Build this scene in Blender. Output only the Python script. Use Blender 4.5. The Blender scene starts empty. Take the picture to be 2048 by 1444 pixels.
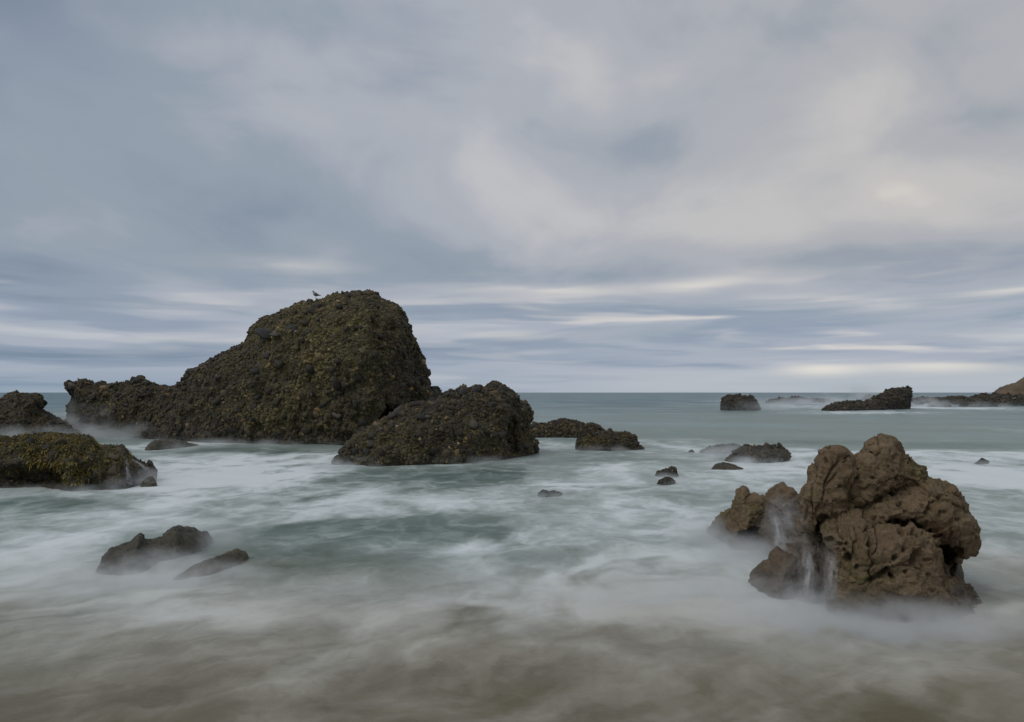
import bpy, math, random
import numpy as np
from mathutils import Matrix, Vector
from mathutils.bvhtree import BVHTree

random.seed(7)
R = math.radians
scene = bpy.context.scene
COL = scene.collection

# ------------------------------------------------------------------ camera
FPX, HOR, CX, CAMH = 1365.33, 785.0, 1024.0, 2.9      # focal length in photo pixels, horizon row, centre column, eye height (m)
cam_data = bpy.data.cameras.new('camera')
cam_data.sensor_width = 36.0
cam_data.lens = 24.0
cam_data.shift_y = (HOR - 722.0) / 2048.0
cam_data.clip_start = 0.05
cam_data.clip_end = 60000.0
cam = bpy.data.objects.new('camera', cam_data)
cam.location = (0, 0, CAMH)
cam.rotation_euler = (R(90), 0, 0)
COL.objects.link(cam)
scene.camera = cam

# ------------------------------------------------------------------ exposure / render
vs = scene.view_settings
scene.display_settings.display_device = 'sRGB'
vs.view_transform = 'Standard'
vs.look = 'None'
vs.exposure = 0.0
vs.gamma = 1.0
vs.use_curve_mapping = False
scene.cycles.volume_bounces = 3
scene.cycles.max_bounces = 6
scene.cycles.transparent_max_bounces = 16
scene.cycles.use_denoising = True

# ------------------------------------------------------------------ sun
SUN_EL, SUN_AZ = R(52), R(-125)          # azimuth measured clockwise from +Y (the view direction)
sd = bpy.data.lights.new('sun', 'SUN')
sd.energy = 1.0
sd.angle = R(28)
sd.color = (1.0, 0.95, 0.88)
sun = bpy.data.objects.new('sun', sd)
sv = Vector((math.sin(SUN_AZ) * math.cos(SUN_EL), math.cos(SUN_AZ) * math.cos(SUN_EL), math.sin(SUN_EL)))
sun.rotation_euler = (-sv).to_track_quat('-Z', 'Y').to_euler()
sun.location = sv * 50
COL.objects.link(sun)


# ------------------------------------------------------------------ node helper
class NT:
    def __init__(self, tree):
        self.t = tree
        self.n = tree.nodes
        self.n.clear()

    def add(self, typ, **kw):
        nd = self.n.new(typ)
        for k, v in kw.items():
            if k == 'inp':
                for a, b in v.items():
                    self.set(nd, a, b)
            else:
                setattr(nd, k, v)
        return nd

    def set(self, nd, sock, val):
        s = nd.inputs[sock]
        if hasattr(val, 'is_output') or isinstance(val, bpy.types.NodeSocket):
            self.t.links.new(val, s)
        else:
            s.default_value = val

    def math(self, op, a, b=None, c=None, clamp=False):
        nd = self.n.new('ShaderNodeMath')
        nd.operation = op
        nd.use_clamp = clamp
        for i, v in enumerate((a, b, c)):
            if v is not None:
                self.set(nd, i, v)
        return nd.outputs[0]

    def vmath(self, op, a, b=None, scale=None):
        nd = self.n.new('ShaderNodeVectorMath')
        nd.operation = op
        self.set(nd, 0, a)
        if b is not None:
            self.set(nd, 1, b)
        if scale is not None:
            self.set(nd, 3, scale)
        return nd.outputs['Value'] if op in ('LENGTH', 'DOT_PRODUCT', 'DISTANCE') else nd.outputs[0]

    def noise(self, vec, scale, detail=4.0, rough=0.55, dist=0.0, col=False):
        nd = self.n.new('ShaderNodeTexNoise')
        self.set(nd, 'Vector', vec)
        nd.inputs['Scale'].default_value = scale
        nd.inputs['Detail'].default_value = detail
        nd.inputs['Roughness'].default_value = rough
        nd.inputs['Distortion'].default_value = dist
        return nd.outputs['Color' if col else 'Fac']

    def vor(self, vec, scale, feature='F1', out='Distance', rand=1.0):
        nd = self.n.new('ShaderNodeTexVoronoi')
        nd.feature = feature
        self.set(nd, 'Vector', vec)
        nd.inputs['Scale'].default_value = scale
        nd.inputs['Randomness'].default_value = rand
        return nd.outputs[out]

    def ramp(self, fac, stops, interp='LINEAR'):
        nd = self.n.new('ShaderNodeValToRGB')
        cr = nd.color_ramp
        cr.interpolation = interp
        while len(cr.elements) < len(stops):
            cr.elements.new(0.5)
        for e, (p, c) in zip(cr.elements, stops):
            e.position = p
            e.color = (c, c, c, 1) if isinstance(c, (int, float)) else (*c, 1)
        self.set(nd, 0, fac)
        return nd.outputs[0]

    def mix(self, fac, a, b, blend='MIX'):
        nd = self.n.new('ShaderNodeMix')
        nd.data_type = 'RGBA'
        nd.blend_type = blend
        nd.clamp_factor = True
        for s, v in ((0, fac), (6, a), (7, b)):
            if isinstance(v, tuple) and len(v) == 3:
                v = (*v, 1)
            self.set(nd, s, v)
        return nd.outputs[2]

    def smooth(self, x, lo, hi):
        nd = self.n.new('ShaderNodeMapRange')
        nd.interpolation_type = 'SMOOTHSTEP'
        self.set(nd, 0, x)
        nd.inputs[1].default_value = lo
        nd.inputs[2].default_value = hi
        return nd.outputs[0]

    def scalev(self, vec, s):
        return self.vmath('MULTIPLY', vec, s)


# ------------------------------------------------------------------ world: Nishita sky behind a broken stratus deck
def build_world():
    w = bpy.data.worlds.new('World')
    scene.world = w
    w.use_nodes = True
    T = NT(w.node_tree)
    out = T.add('ShaderNodeOutputWorld')
    bg = T.add('ShaderNodeBackground')
    sky = T.add('ShaderNodeTexSky', sky_type='NISHITA')
    sky.sun_disc = False
    sky.sun_elevation = SUN_EL
    sky.sun_rotation = SUN_AZ
    sky.air_density = 1.0
    sky.dust_density = 1.5
    tc = T.add('ShaderNodeTexCoord')
    d = tc.outputs['Generated']
    sp = T.add('ShaderNodeSeparateXYZ')
    T.set(sp, 0, d)
    x, y, z = sp.outputs
    zc = T.math('MAXIMUM', z, 0.0)
    # cloud-deck coordinates: where the view ray meets a flat layer
    den = T.math('ADD', zc, 0.10)
    cv = T.add('ShaderNodeCombineXYZ')
    T.set(cv, 0, T.math('DIVIDE', x, den))
    T.set(cv, 1, T.math('DIVIDE', y, den))
    deck = cv.outputs[0]
    az = T.math('ARCTAN2', x, y)
    el = T.math('ARCSINE', z)
    # long thin streaks low down
    ev = T.add('ShaderNodeCombineXYZ')
    T.set(ev, 0, T.math('MULTIPLY', az, 2.2))
    T.set(ev, 1, T.math('MULTIPLY', T.math('POWER', zc, 0.75), 17.0))
    ev.inputs[2].default_value = 3.1
    warp = T.vmath('SCALE', T.vmath('SUBTRACT', T.noise(ev.outputs[0], 0.9, 3, col=True), (0.5, 0.5, 0.5)), scale=1.3)
    sv_ = T.vmath('ADD', ev.outputs[0], warp)
    streak = T.noise(sv_, 1.15, 4.0, 0.45)
    streak2 = T.noise(T.vmath('ADD', T.vmath('MULTIPLY', sv_, (1.2, 0.95, 1.0)), (7.3, 2.1, 0)), 1.8, 2.5, 0.45)
    sdk = T.vmath('MULTIPLY', deck, (1.25, 0.8, 1.0))
    big = T.noise(T.vmath('ADD', sdk, (2.3, 0.7, 0)), 1.0, 5.0, 0.45, 0.35)
    mid = T.noise(T.vmath('ADD', sdk, (9.3, 4.7, 1)), 2.3, 5.0, 0.48, 0.4)
    mot = T.noise(T.vmath('ADD', T.vmath('MULTIPLY', d, (2.6, 2.6, 4.6)), (5.1, 1.7, 8.2)), 1.5, 6.0, 0.5, 0.5)
    n_hi = T.math('ADD', T.math('MULTIPLY', mot, 0.62), T.math('ADD', T.math('MULTIPLY', big, 0.20), T.math('MULTIPLY', mid, 0.18)))
    n_hi = T.math('ADD', 0.5, T.math('MULTIPLY', T.math('SUBTRACT', n_hi, 0.5), 0.88))
    lowm = T.smooth(el, 0.20, 0.075)       # 1 near the horizon
    nn = T.add('ShaderNodeMix', data_type='FLOAT')
    T.set(nn, 0, lowm); T.set(nn, 2, n_hi); T.set(nn, 3, streak)
    n = nn.outputs[0]

    def blob(a0, e0, sa, se, rot=0.0):
        da = T.math('SUBTRACT', az, a0)
        de = T.math('SUBTRACT', el, e0)
        if rot:
            de = T.math('SUBTRACT', de, T.math('MULTIPLY', da, rot))
        q = T.math('ADD', T.math('POWER', T.math('DIVIDE', da, sa), 2.0), T.math('POWER', T.math('DIVIDE', de, se), 2.0))
        return T.math('EXPONENT', T.math('MULTIPLY', q, -1.0))

    def summed(items):
        acc = None
        for amp, *a in items:
            b = T.math('MULTIPLY', blob(*a), amp)
            acc = b if acc is None else T.math('ADD', acc, b)
        return acc
    # thicker (darker) and thinner (brighter) regions of the deck that are in view
    thick = summed([(-0.15, -0.62, 0.36, 0.26, 0.24, 0), (-0.10, -0.36, 0.26, 0.18, 0.07, 0), (-0.16, -0.17, 0.205, 0.14, 0.045, -0.15),
                    (-0.12, -0.62, 0.155, 0.16, 0.025, 0.1), (-0.05, 0.20, 0.315, 0.12, 0.05, 0.2), (0.12, 0.0, 0.31, 0.16, 0.08, 0),
                    (0.24, 0.43, 0.235, 0.24, 0.050, 0.05), (0.08, 0.58, 0.30, 0.22, 0.10, 0), (-0.14, 0.50, 0.165, 0.20, 0.030, -0.08),
                    (0.05, 0.10, 0.44, 0.35, 0.07, 0), (-0.05, 0.62, 0.42, 0.20, 0.06, 0), (-0.08, 0.0, 0.17, 0.25, 0.02, 0)])
    nt = T.math('ADD', n, thick)
    cloud = T.ramp(nt, [(0.22, (0.205, 0.262, 0.335)), (0.40, (0.295, 0.345, 0.415)), (0.53, (0.400, 0.428, 0.482)),
                        (0.68, (0.510, 0.520, 0.545)), (0.86, (0.69, 0.66, 0.63))], 'EASE')
    tint = T.mix(T.math('MULTIPLY', T.smooth(az, -0.15, 0.55), T.smooth(el, 0.08, 0.22)), (1.0, 1.0, 1.0), (1.05, 1.01, 0.96))
    cloud = T.mix(1.0, cloud, tint, 'MULTIPLY')
    cloud = T.mix(lowm, cloud, T.mix(1.0, cloud, (0.965, 1.0, 1.05), 'MULTIPLY'))
    # cream rims where the lower sky shows light between the streaks
    rim = T.math('MULTIPLY', T.smooth(streak2, 0.50, 0.74), T.math('MULTIPLY', T.smooth(el, 0.19, 0.11), T.smooth(el, 0.035, 0.06)))
    warm = T.math('ADD', 0.30, T.math('MULTIPLY', T.smooth(az, -0.3, 0.5), 0.5))
    c1 = T.mix(T.math('MULTIPLY', rim, warm), cloud, (0.74, 0.70, 0.66))
    # the clear strip above the sea under the deck's far edge
    wob = T.math('MULTIPLY', T.math('SUBTRACT', T.noise(ev.outputs[0], 1.4, 3), 0.5), 0.018)
    e2 = T.math('ADD', el, wob)
    strip = T.math('MULTIPLY', T.smooth(e2, 0.040, 0.026), T.smooth(az, -0.12, 0.25))
    ray = T.math('MULTIPLY', T.math('ADD', blob(0.425, 0.032, 0.05, 0.010), T.math('MULTIPLY', blob(0.56, 0.034, 0.07, 0.009), 0.9)), 1.0)
    c2 = T.mix(T.math('MULTIPLY', strip, 0.75), c1, (0.47, 0.51, 0.55))
    c3 = T.mix(T.math('MULTIPLY', T.math('MULTIPLY', ray, T.smooth(e2, 0.044, 0.032)), 0.65), c2, (0.88, 0.82, 0.72))
    spots = summed([(0.55, 0.455, 0.118, 0.10, 0.010, -0.08), (0.5, 0.27, 0.151, 0.07, 0.010, 0.10), (0.45, 0.07, 0.149, 0.14, 0.007, 0),
                    (0.55, 0.0, 0.083, 0.06, 0.006, 0), (0.35, 0.62, 0.118, 0.09, 0.008, 0.1), (0.3, -0.32, 0.176, 0.08, 0.010, 0),
                    (0.3, -0.42, 0.118, 0.12, 0.008, 0.05), (0.3, -0.33, 0.072, 0.16, 0.007, 0), (0.3, -0.20, 0.09, 0.10, 0.007, 0)])
    spots = T.math('MULTIPLY', spots, T.math('ADD', 0.3, T.math('MULTIPLY', T.smooth(streak2, 0.35, 0.6), 0.7)))
    c4 = T.mix(spots, c3, (0.82, 0.77, 0.70))
    # thin places let the blue through
    gap = T.math('ADD', T.math('MULTIPLY', blob(-0.68, 0.46, 0.14, 0.08), 0.55), T.math('MULTIPLY', T.math('MULTIPLY', T.smooth(streak2, 0.47, 0.35), T.math('MULTIPLY', lowm, T.smooth(el, 0.05, 0.10))), 0.25))
    skyc = T.vmath('SCALE', sky.outputs[0], scale=0.07)
    c5 = T.mix(gap, c4, skyc)
    hz = T.math('MULTIPLY', T.smooth(el, 0.045, 0.0), T.smooth(az, 0.25, -0.35))
    c6 = T.mix(T.math('MULTIPLY', hz, 0.6), c5, (0.21, 0.30, 0.39))
    T.set(bg, 'Color', c6)
    bg.inputs['Strength'].default_value = 1.0
    T.t.links.new(bg.outputs[0], out.inputs['Surface'])
    w.cycles.sampling_method = 'AUTOMATIC'


build_world()

# ------------------------------------------------------------------ numpy noise
_rng = np.random.default_rng(11)
_perm = np.tile(_rng.permutation(256).astype(np.int64), 3)
_g = _rng.normal(size=(256, 3))
_g /= np.linalg.norm(_g, axis=1, keepdims=True)


def perlin(P):
    P = np.asarray(P, dtype=np.float64)
    I = np.floor(P).astype(np.int64)
    F = P - I
    I &= 255
    U = F * F * F * (F * (F * 6 - 15) + 10)
    res = 0
    for dx in (0, 1):
        wx = U[:, 0] if dx else 1 - U[:, 0]
        ax = _perm[I[:, 0] + dx]
        for dy in (0, 1):
            wy = U[:, 1] if dy else 1 - U[:, 1]
            ay = _perm[ax + I[:, 1] + dy]
            for dz in (0, 1):
                wz = U[:, 2] if dz else 1 - U[:, 2]
                G = _g[_perm[ay + I[:, 2] + dz] & 255]
                dot = G[:, 0] * (F[:, 0] - dx) + G[:, 1] * (F[:, 1] - dy) + G[:, 2] * (F[:, 2] - dz)
                res = res + wx * wy * wz * dot
    return res * 1.5


def fbm(P, octv=4, gain=0.5, lac=2.03):
    a, s, r = 1.0, 1.0, 0.0
    P = np.asarray(P, dtype=np.float64)
    for i in range(octv):
        r = r + a * perlin(P * s + 17.3 * i)
        a *= gain
        s *= lac
    return r


def ridged(P, octv=4, gain=0.5):
    a, s, r = 1.0, 1.0, 0.0
    for i in range(octv):
        r = r + a * (1 - 2 * np.abs(perlin(np.asarray(P) * s + 31.7 * i)))
        a *= gain
        s *= 2.07
    return r


def worley(P):
    P = np.asarray(P, dtype=np.float64)
    I = np.floor(P).astype(np.int64)
    f1 = np.full(len(P), 9.0)
    cid = np.zeros(len(P), dtype=np.int64)
    for dx in (-1, 0, 1):
        for dy in (-1, 0, 1):
            for dz in (-1, 0, 1):
                C = I + (dx, dy, dz)
                h = _perm[(_perm[(_perm[C[:, 0] & 255] + C[:, 1]) & 255] + C[:, 2]) & 255]
                J = np.stack([_perm[h], _perm[h + 57], _perm[h + 131]], 1) / 256.0
                dd = ((C + J - P) ** 2).sum(1)
                m = dd < f1
                f1 = np.where(m, dd, f1)
                cid = np.where(m, h, cid)
    return np.sqrt(f1), cid


def sstep(x, a, b):
    t = np.clip((x - a) / (b - a), 0, 1)
    return t * t * (3 - 2 * t)


# ------------------------------------------------------------------ pixel helpers (a pixel gives a direction; depth comes from the water line)
def wline(py):
    """distance at which a photo row meets the water"""
    return FPX * CAMH / (py - HOR)


def onwater(px, py):
    D = wline(py)
    return np.array([(px - CX) / FPX * D, D, 0.0])


def zoomed(ox, oy, s):
    return lambda pts: [(ox + a / s, oy + b / s, *r) for a, b, *r in pts]


z1 = zoomed(100, 560, 2.56)
z2 = zoomed(600, 740, 2.56)
z3 = zoomed(1380, 840, 3.009)
z4 = zoomed(0, 740, 3.138)
z5 = zoomed(1300, 720, 2.738)
zb = zoomed(1560, 860, 4.8125)


# ------------------------------------------------------------------ surface nets
_CORN = np.array([(i, j, k) for i in (0, 1) for j in (0, 1) for k in (0, 1)])
_EDGE = [(a, b) for a in range(8) for b in range(a + 1, 8) if np.abs(_CORN[a] - _CORN[b]).sum() == 1]


def surface_nets(F, org, h):
    S = F < 0
    nx, ny, nz = F.shape
    c = np.zeros((nx - 1, ny - 1, nz - 1), np.int8)
    for i, j, k in _CORN:
        c += S[i:nx - 1 + i, j:ny - 1 + j, k:nz - 1 + k]
    act = np.argwhere((c > 0) & (c < 8))
    idx = np.full(c.shape, -1, np.int32)
    idx[tuple(act.T)] = np.arange(len(act))
    V = np.stack([F[tuple((act + o).T)] for o in _CORN], 1)
    acc = np.zeros((len(act), 3))
    cnt = np.zeros(len(act))
    for a, b in _EDGE:
        va, vb = V[:, a], V[:, b]
        m = (va < 0) != (vb < 0)
        t = np.where(m, va / np.where(m, va - vb, 1), 0)
        acc += np.where(m[:, None], _CORN[a] + t[:, None] * (_CORN[b] - _CORN[a]), 0)
        cnt += m
    P = (act + acc / cnt[:, None]) * h + org
    quads = []
    for ax in range(3):
        u, v = (ax + 1) % 3, (ax + 2) % 3
        s0 = np.moveaxis(S, (ax, u, v), (0, 1, 2))
        e = np.argwhere(s0[:-1, 1:-1, 1:-1] != s0[1:, 1:-1, 1:-1]) + (0, 1, 1)
        flip = s0[e[:, 0], e[:, 1], e[:, 2]]
        ii = np.moveaxis(idx, (ax, u, v), (0, 1, 2))
        q = np.stack([ii[e[:, 0], e[:, 1] - 1, e[:, 2] - 1], ii[e[:, 0], e[:, 1], e[:, 2] - 1],
                      ii[e[:, 0], e[:, 1], e[:, 2]], ii[e[:, 0], e[:, 1] - 1, e[:, 2]]], 1)
        q = np.where(flip[:, None], q, q[:, ::-1])
        quads.append(q)
    Q = np.concatenate(quads)
    return P, Q[(Q >= 0).all(1)]


def vnormals(P, Q):
    d1 = P[Q[:, 2]] - P[Q[:, 0]]
    d2 = P[Q[:, 3]] - P[Q[:, 1]]
    fn = np.cross(d1, d2)
    N = np.zeros_like(P)
    for i in range(4):
        np.add.at(N, Q[:, i], fn)
    return N / np.maximum(np.linalg.norm(N, axis=1, keepdims=True), 1e-12)


def smooth_mesh(P, Q, it=1, lam=0.5):
    for _ in range(it):
        acc = np.zeros_like(P)
        cnt = np.zeros(len(P))
        for i in range(4):
            for k in (1, 3):
                np.add.at(acc, Q[:, i], P[Q[:, (i + k) % 4]])
                np.add.at(cnt, Q[:, i], 1)
        P = P + lam * (acc / np.maximum(cnt, 1)[:, None] - P)
    return P


def mesh_from(name, P, Q, mat, smooth=True):
    me = bpy.data.meshes.new(name)
    Q = np.asarray(Q, dtype=np.int32)
    k = Q.shape[1]
    me.vertices.add(len(P))
    me.vertices.foreach_set('co', np.asarray(P, dtype=np.float32).ravel())
    me.loops.add(Q.size)
    me.loops.foreach_set('vertex_index', Q.ravel())
    me.polygons.add(len(Q))
    me.polygons.foreach_set('loop_start', np.arange(0, Q.size, k, dtype=np.int32))
    me.polygons.foreach_set('use_smooth', np.full(len(Q), smooth))
    me.update(calc_edges=True)
    if mat:
        me.materials.append(mat)
    return me


def vattr(me, name, arr):
    a = me.attributes.new(name, 'FLOAT_COLOR', 'POINT')
    A = np.ones((len(me.vertices), 4), np.float32)
    A[:, :arr.shape[1]] = arr
    a.data.foreach_set('color', A.ravel())


def link(name, me, parent=None, label=None, cat=None, group=None, kind=None):
    o = bpy.data.objects.new(name, me)
    COL.objects.link(o)
    if parent is not None:
        o.parent = parent
    if label:
        o['label'] = label
    if cat:
        o['category'] = cat
    if group:
        o['group'] = group
    if kind:
        o['kind'] = kind
    return o


# ------------------------------------------------------------------ outline fields
def poly_inside(X, Z, poly):
    ins = np.zeros(X.shape, bool)
    n = len(poly)
    for i in range(n):
        (x1, y1), (x2, y2) = poly[i], poly[(i + 1) % n]
        if y1 == y2:
            continue
        c = ((y1 > Z) != (y2 > Z)) & (X < (x2 - x1) * (Z - y1) / (y2 - y1) + x1)
        ins ^= c
    return ins


def poly_dist(X, Z, pts, closed):
    d = np.full(X.shape, 1e9)
    n = len(pts)
    for i in range(n if closed else n - 1):
        (x1, y1), (x2, y2) = pts[i], pts[(i + 1) % n]
        dx, dy = x2 - x1, y2 - y1
        L = dx * dx + dy * dy + 1e-12
        t = np.clip(((X - x1) * dx + (Z - y1) * dy) / L, 0, 1)
        d = np.minimum(d, np.hypot(X - x1 - t * dx, Z - y1 - t * dy))
    return d


class Frame:
    """local frame of a rock: origin on the water under it, y axis pointing away from the viewer's side"""
    def __init__(self, px, D):
        self.tx = (px - CX) / FPX
        self.a = math.atan(self.tx)
        self.o = np.array([self.tx * D, D, 0.0])

    def loc(self, W):
        W = np.asarray(W, float) - self.o
        c, s = math.cos(self.a), math.sin(self.a)
        return np.stack([W[:, 0] * c - W[:, 1] * s, W[:, 0] * s + W[:, 1] * c, W[:, 2]], 1)

    def world(self, L):
        L = np.asarray(L, float)
        c, s = math.cos(self.a), math.sin(self.a)
        return np.stack([L[:, 0] * c + L[:, 1] * s, -L[:, 0] * s + L[:, 1] * c, L[:, 2]], 1) + self.o

    def px(self, pts, D):
        """photo points at camera depth D (number or table) -> local"""
        W = []
        for p in pts:
            d = D if np.isscalar(D) else float(np.interp(p[0], [q[0] for q in D], [q[1] for q in D]))
            W.append(((p[0] - CX) / FPX * d, d, CAMH + (HOR - p[1]) / FPX * d))
        return self.loc(W)

    def place(self, o):
        o.location = Vector(self.o)
        o.rotation_euler = (0, 0, -self.a)

    def project(self, L):
        W = self.world(L)
        return CX + FPX * W[:, 0] / W[:, 1], HOR - FPX * (W[:, 2] - CAMH) / W[:, 1]


def lobe(fr, pts, D, Tf, Tb, Rr, p=2.0, closed=False, zb_=-0.6, grow=0.0):
    """field of a body inflated from an outline: returns f(X, Y, Z) plus bounds"""
    L = fr.px(pts, D)
    xs, ys, zs = L.T
    if closed:
        poly = list(zip(xs, zs))
        segs = poly
        lowz = zs.min()
    else:
        segs = [(xs[0], zb_ * 3 - 1)] + list(zip(xs, zs)) + [(xs[-1], zb_ * 3 - 1)]
        poly = segs
        lowz = zb_
    if np.isscalar(D):
        o = np.argsort(xs)
        k = np.polyfit(xs, ys, 1) if np.ptp(xs) > 1e-6 else (0, ys.mean())
        yc = lambda x: k[0] * x + k[1]
    else:
        o = np.argsort(xs)
        yc = lambda x: np.interp(x, xs[o], ys[o])
    Dm = D if np.isscalar(D) else np.mean([q[1] for q in D])
    if np.isscalar(Tf):
        tf = lambda x: Tf
    else:
        tx = fr.px([(q[0], HOR) for q in Tf], D)[:, 0]
        tf = lambda x: np.interp(x, tx, [q[1] for q in Tf])

    def f(x, y, z):
        X, Z = np.meshgrid(x, z, indexing='ij')
        ins = poly_inside(X, Z, poly)
        d = poly_dist(X, Z, segs, closed)
        u = np.clip(d / Rr, 0, 1)
        g = (1 - (1 - u) ** p) ** (1 / p)
        TF = np.where(ins, tf(X) * g + grow, -d * 1.0)
        TB = np.where(ins, Tb * g + grow, -d * 1.0)
        dy = y[None, :, None] - yc(X)[:, None, :]
        return np.where(dy < 0, -dy - TF[:, None, :], dy - TB[:, None, :]).astype(np.float32)
    tmax = Tf if np.isscalar(Tf) else max(q[1] for q in Tf)
    b = (xs.min(), xs.max(), ys.min() - tmax, ys.max() + Tb, lowz, zs.max())
    return f, b


def smin(a, b, k):
    h = np.clip(0.5 + 0.5 * (b - a) / k, 0, 1)
    return b * (1 - h) + a * h - k * h * (1 - h)


def mesh_lobes(lobes, vox, k=0.0, zmin=-0.6, carve=()):
    B = np.array([b for _, b in lobes])
    lo = B[:, [0, 2, 4]].min(0) - 2 * vox
    hi = B[:, [1, 3, 5]].max(0) + 3 * vox
    lo[2] = max(lo[2], zmin)
    x, y, z = (np.arange(a, b, vox) for a, b in zip(lo, hi))
    F = None
    for f, _ in lobes:
        v = f(x, y, z)
        F = v if F is None else (smin(F, v, k) if k > 0 else np.minimum(F, v))
    for (cx, cy, cz, rx, ry, rz) in carve:
        e = np.sqrt(((x - cx) / rx)[:, None, None] ** 2 + ((y - cy) / ry)[None, :, None] ** 2 + ((z - cz) / rz)[None, None, :] ** 2)
        F = np.maximum(F, ((1 - e) * min(rx, ry, rz)).astype(np.float32))
    return surface_nets(F, np.array([x[0], y[0], z[0]]), vox)

# ------------------------------------------------------------------ materials
def principled(name, rough=0.8):
    m = bpy.data.materials.new(name)
    m.use_nodes = True
    T = NT(m.node_tree)
    out = T.add('ShaderNodeOutputMaterial')
    b = T.add('ShaderNodeBsdfPrincipled')
    b.inputs['Roughness'].default_value = rough
    T.t.links.new(b.outputs[0], out.inputs['Surface'])
    return m, T, b


def bump(T, b, h, strength, dist):
    nd = T.add('ShaderNodeBump')
    nd.inputs['Strength'].default_value = strength
    nd.inputs['Distance'].default_value = dist
    T.set(nd, 'Height', h)
    T.t.links.new(nd.outputs[0], b.inputs['Normal'])


def mat_conglomerate(name, scale, matrix_cols, olive=1.0):
    """pebbly rock: gritty matrix with embedded small stones; scale = stones per metre"""
    m, T, b = principled(name, 0.75)
    tc = T.add('ShaderNodeTexCoord')
    p = tc.outputs['Object']
    wp = T.vmath('ADD', p, T.vmath('SCALE', T.noise(p, scale * 0.8, 3, col=True), scale=0.25 / scale))
    cell = T.vor(wp, scale, out='Color')
    dist = T.vor(wp, scale)
    cs = T.add('ShaderNodeSeparateColor')
    T.set(cs, 0, cell)
    stone = T.ramp(cs.outputs[0], [(0.0, (0.016, 0.016, 0.015)), (0.45, (0.030, 0.028, 0.022)), (0.62, (0.065, 0.056, 0.028)),
                                   (0.80, (0.080, 0.072, 0.048)), (0.94, (0.12, 0.10, 0.045)), (0.985, (0.22, 0.20, 0.14))], 'CONSTANT')
    big = T.noise(p, 0.35, 4, 0.6)
    base = T.mix(T.smooth(big, 0.38, 0.62), matrix_cols[0], matrix_cols[1])
    grit = T.noise(p, scale * 6, 4, 0.65)
    base = T.mix(T.math('MULTIPLY', T.smooth(grit, 0.45, 0.75), 0.6), base, matrix_cols[2])
    isst = T.smooth(dist, 0.55, 0.40)
    col = T.mix(T.math('MULTIPLY', isst, T.smooth(cs.outputs[1], 0.25, 0.45)), base, stone)
    at = T.add('ShaderNodeAttribute', attribute_name='zone')
    sp = T.add('ShaderNodeSeparateColor')
    T.set(sp, 0, at.outputs['Color'])
    # red channel: olive algae film, green channel: wet black band, blue: rusty film
    alg = T.math('MULTIPLY', sp.outputs[0], T.smooth(T.noise(p, scale * 1.7, 4, 0.6), 0.36, 0.62))
    col = T.mix(T.math('MULTIPLY', alg, 0.75 * olive), col, (0.088, 0.076, 0.026))
    col = T.mix(T.math('MULTIPLY', sp.outputs[2], T.math('MULTIPLY', T.smooth(T.noise(p, scale * 1.1, 4, 0.6), 0.5, 0.68), 0.6)), col, (0.11, 0.055, 0.025))
    col = T.mix(T.math('MULTIPLY', sp.outputs[1], 0.6), col, (0.013, 0.013, 0.012))
    T.set(b, 'Base Color', col)
    T.set(b, 'Roughness', T.math('SUBTRACT', 0.85, T.math('MULTIPLY', sp.outputs[1], 0.42)))
    b.inputs['Specular IOR Level'].default_value = 0.35
    hgt = T.math('ADD', T.math('MULTIPLY', isst, 0.7), T.math('MULTIPLY', grit, 0.5))
    bump(T, b, hgt, 0.9, 0.25 / scale)
    return m


def mat_stone_attr(name, objrand):
    m, T, b = principled(name, 0.7)
    tc = T.add('ShaderNodeTexCoord')
    p = tc.outputs['Object']
    if objrand:
        oi = T.add('ShaderNodeObjectInfo')
        col = oi.outputs['Color']
        gs = 3.5
    else:
        at = T.add('ShaderNodeAttribute', attribute_name='tint')
        col = at.outputs['Color']
        gs = 14.0
    g = T.noise(p, gs, 4, 0.65)
    col = T.mix(T.math('MULTIPLY', T.smooth(g, 0.40, 0.72), 0.55), col, (0.045, 0.040, 0.022))
    col = T.mix(T.math('MULTIPLY', T.smooth(T.noise(p, gs * 2.3, 3), 0.55, 0.75), 0.5), col, (0.014, 0.014, 0.013))
    T.set(b, 'Base Color', col)
    b.inputs['Specular IOR Level'].default_value = 0.4
    bump(T, b, T.noise(p, gs * 2.0, 4, 0.65), 0.5, 0.05)
    return m


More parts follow.
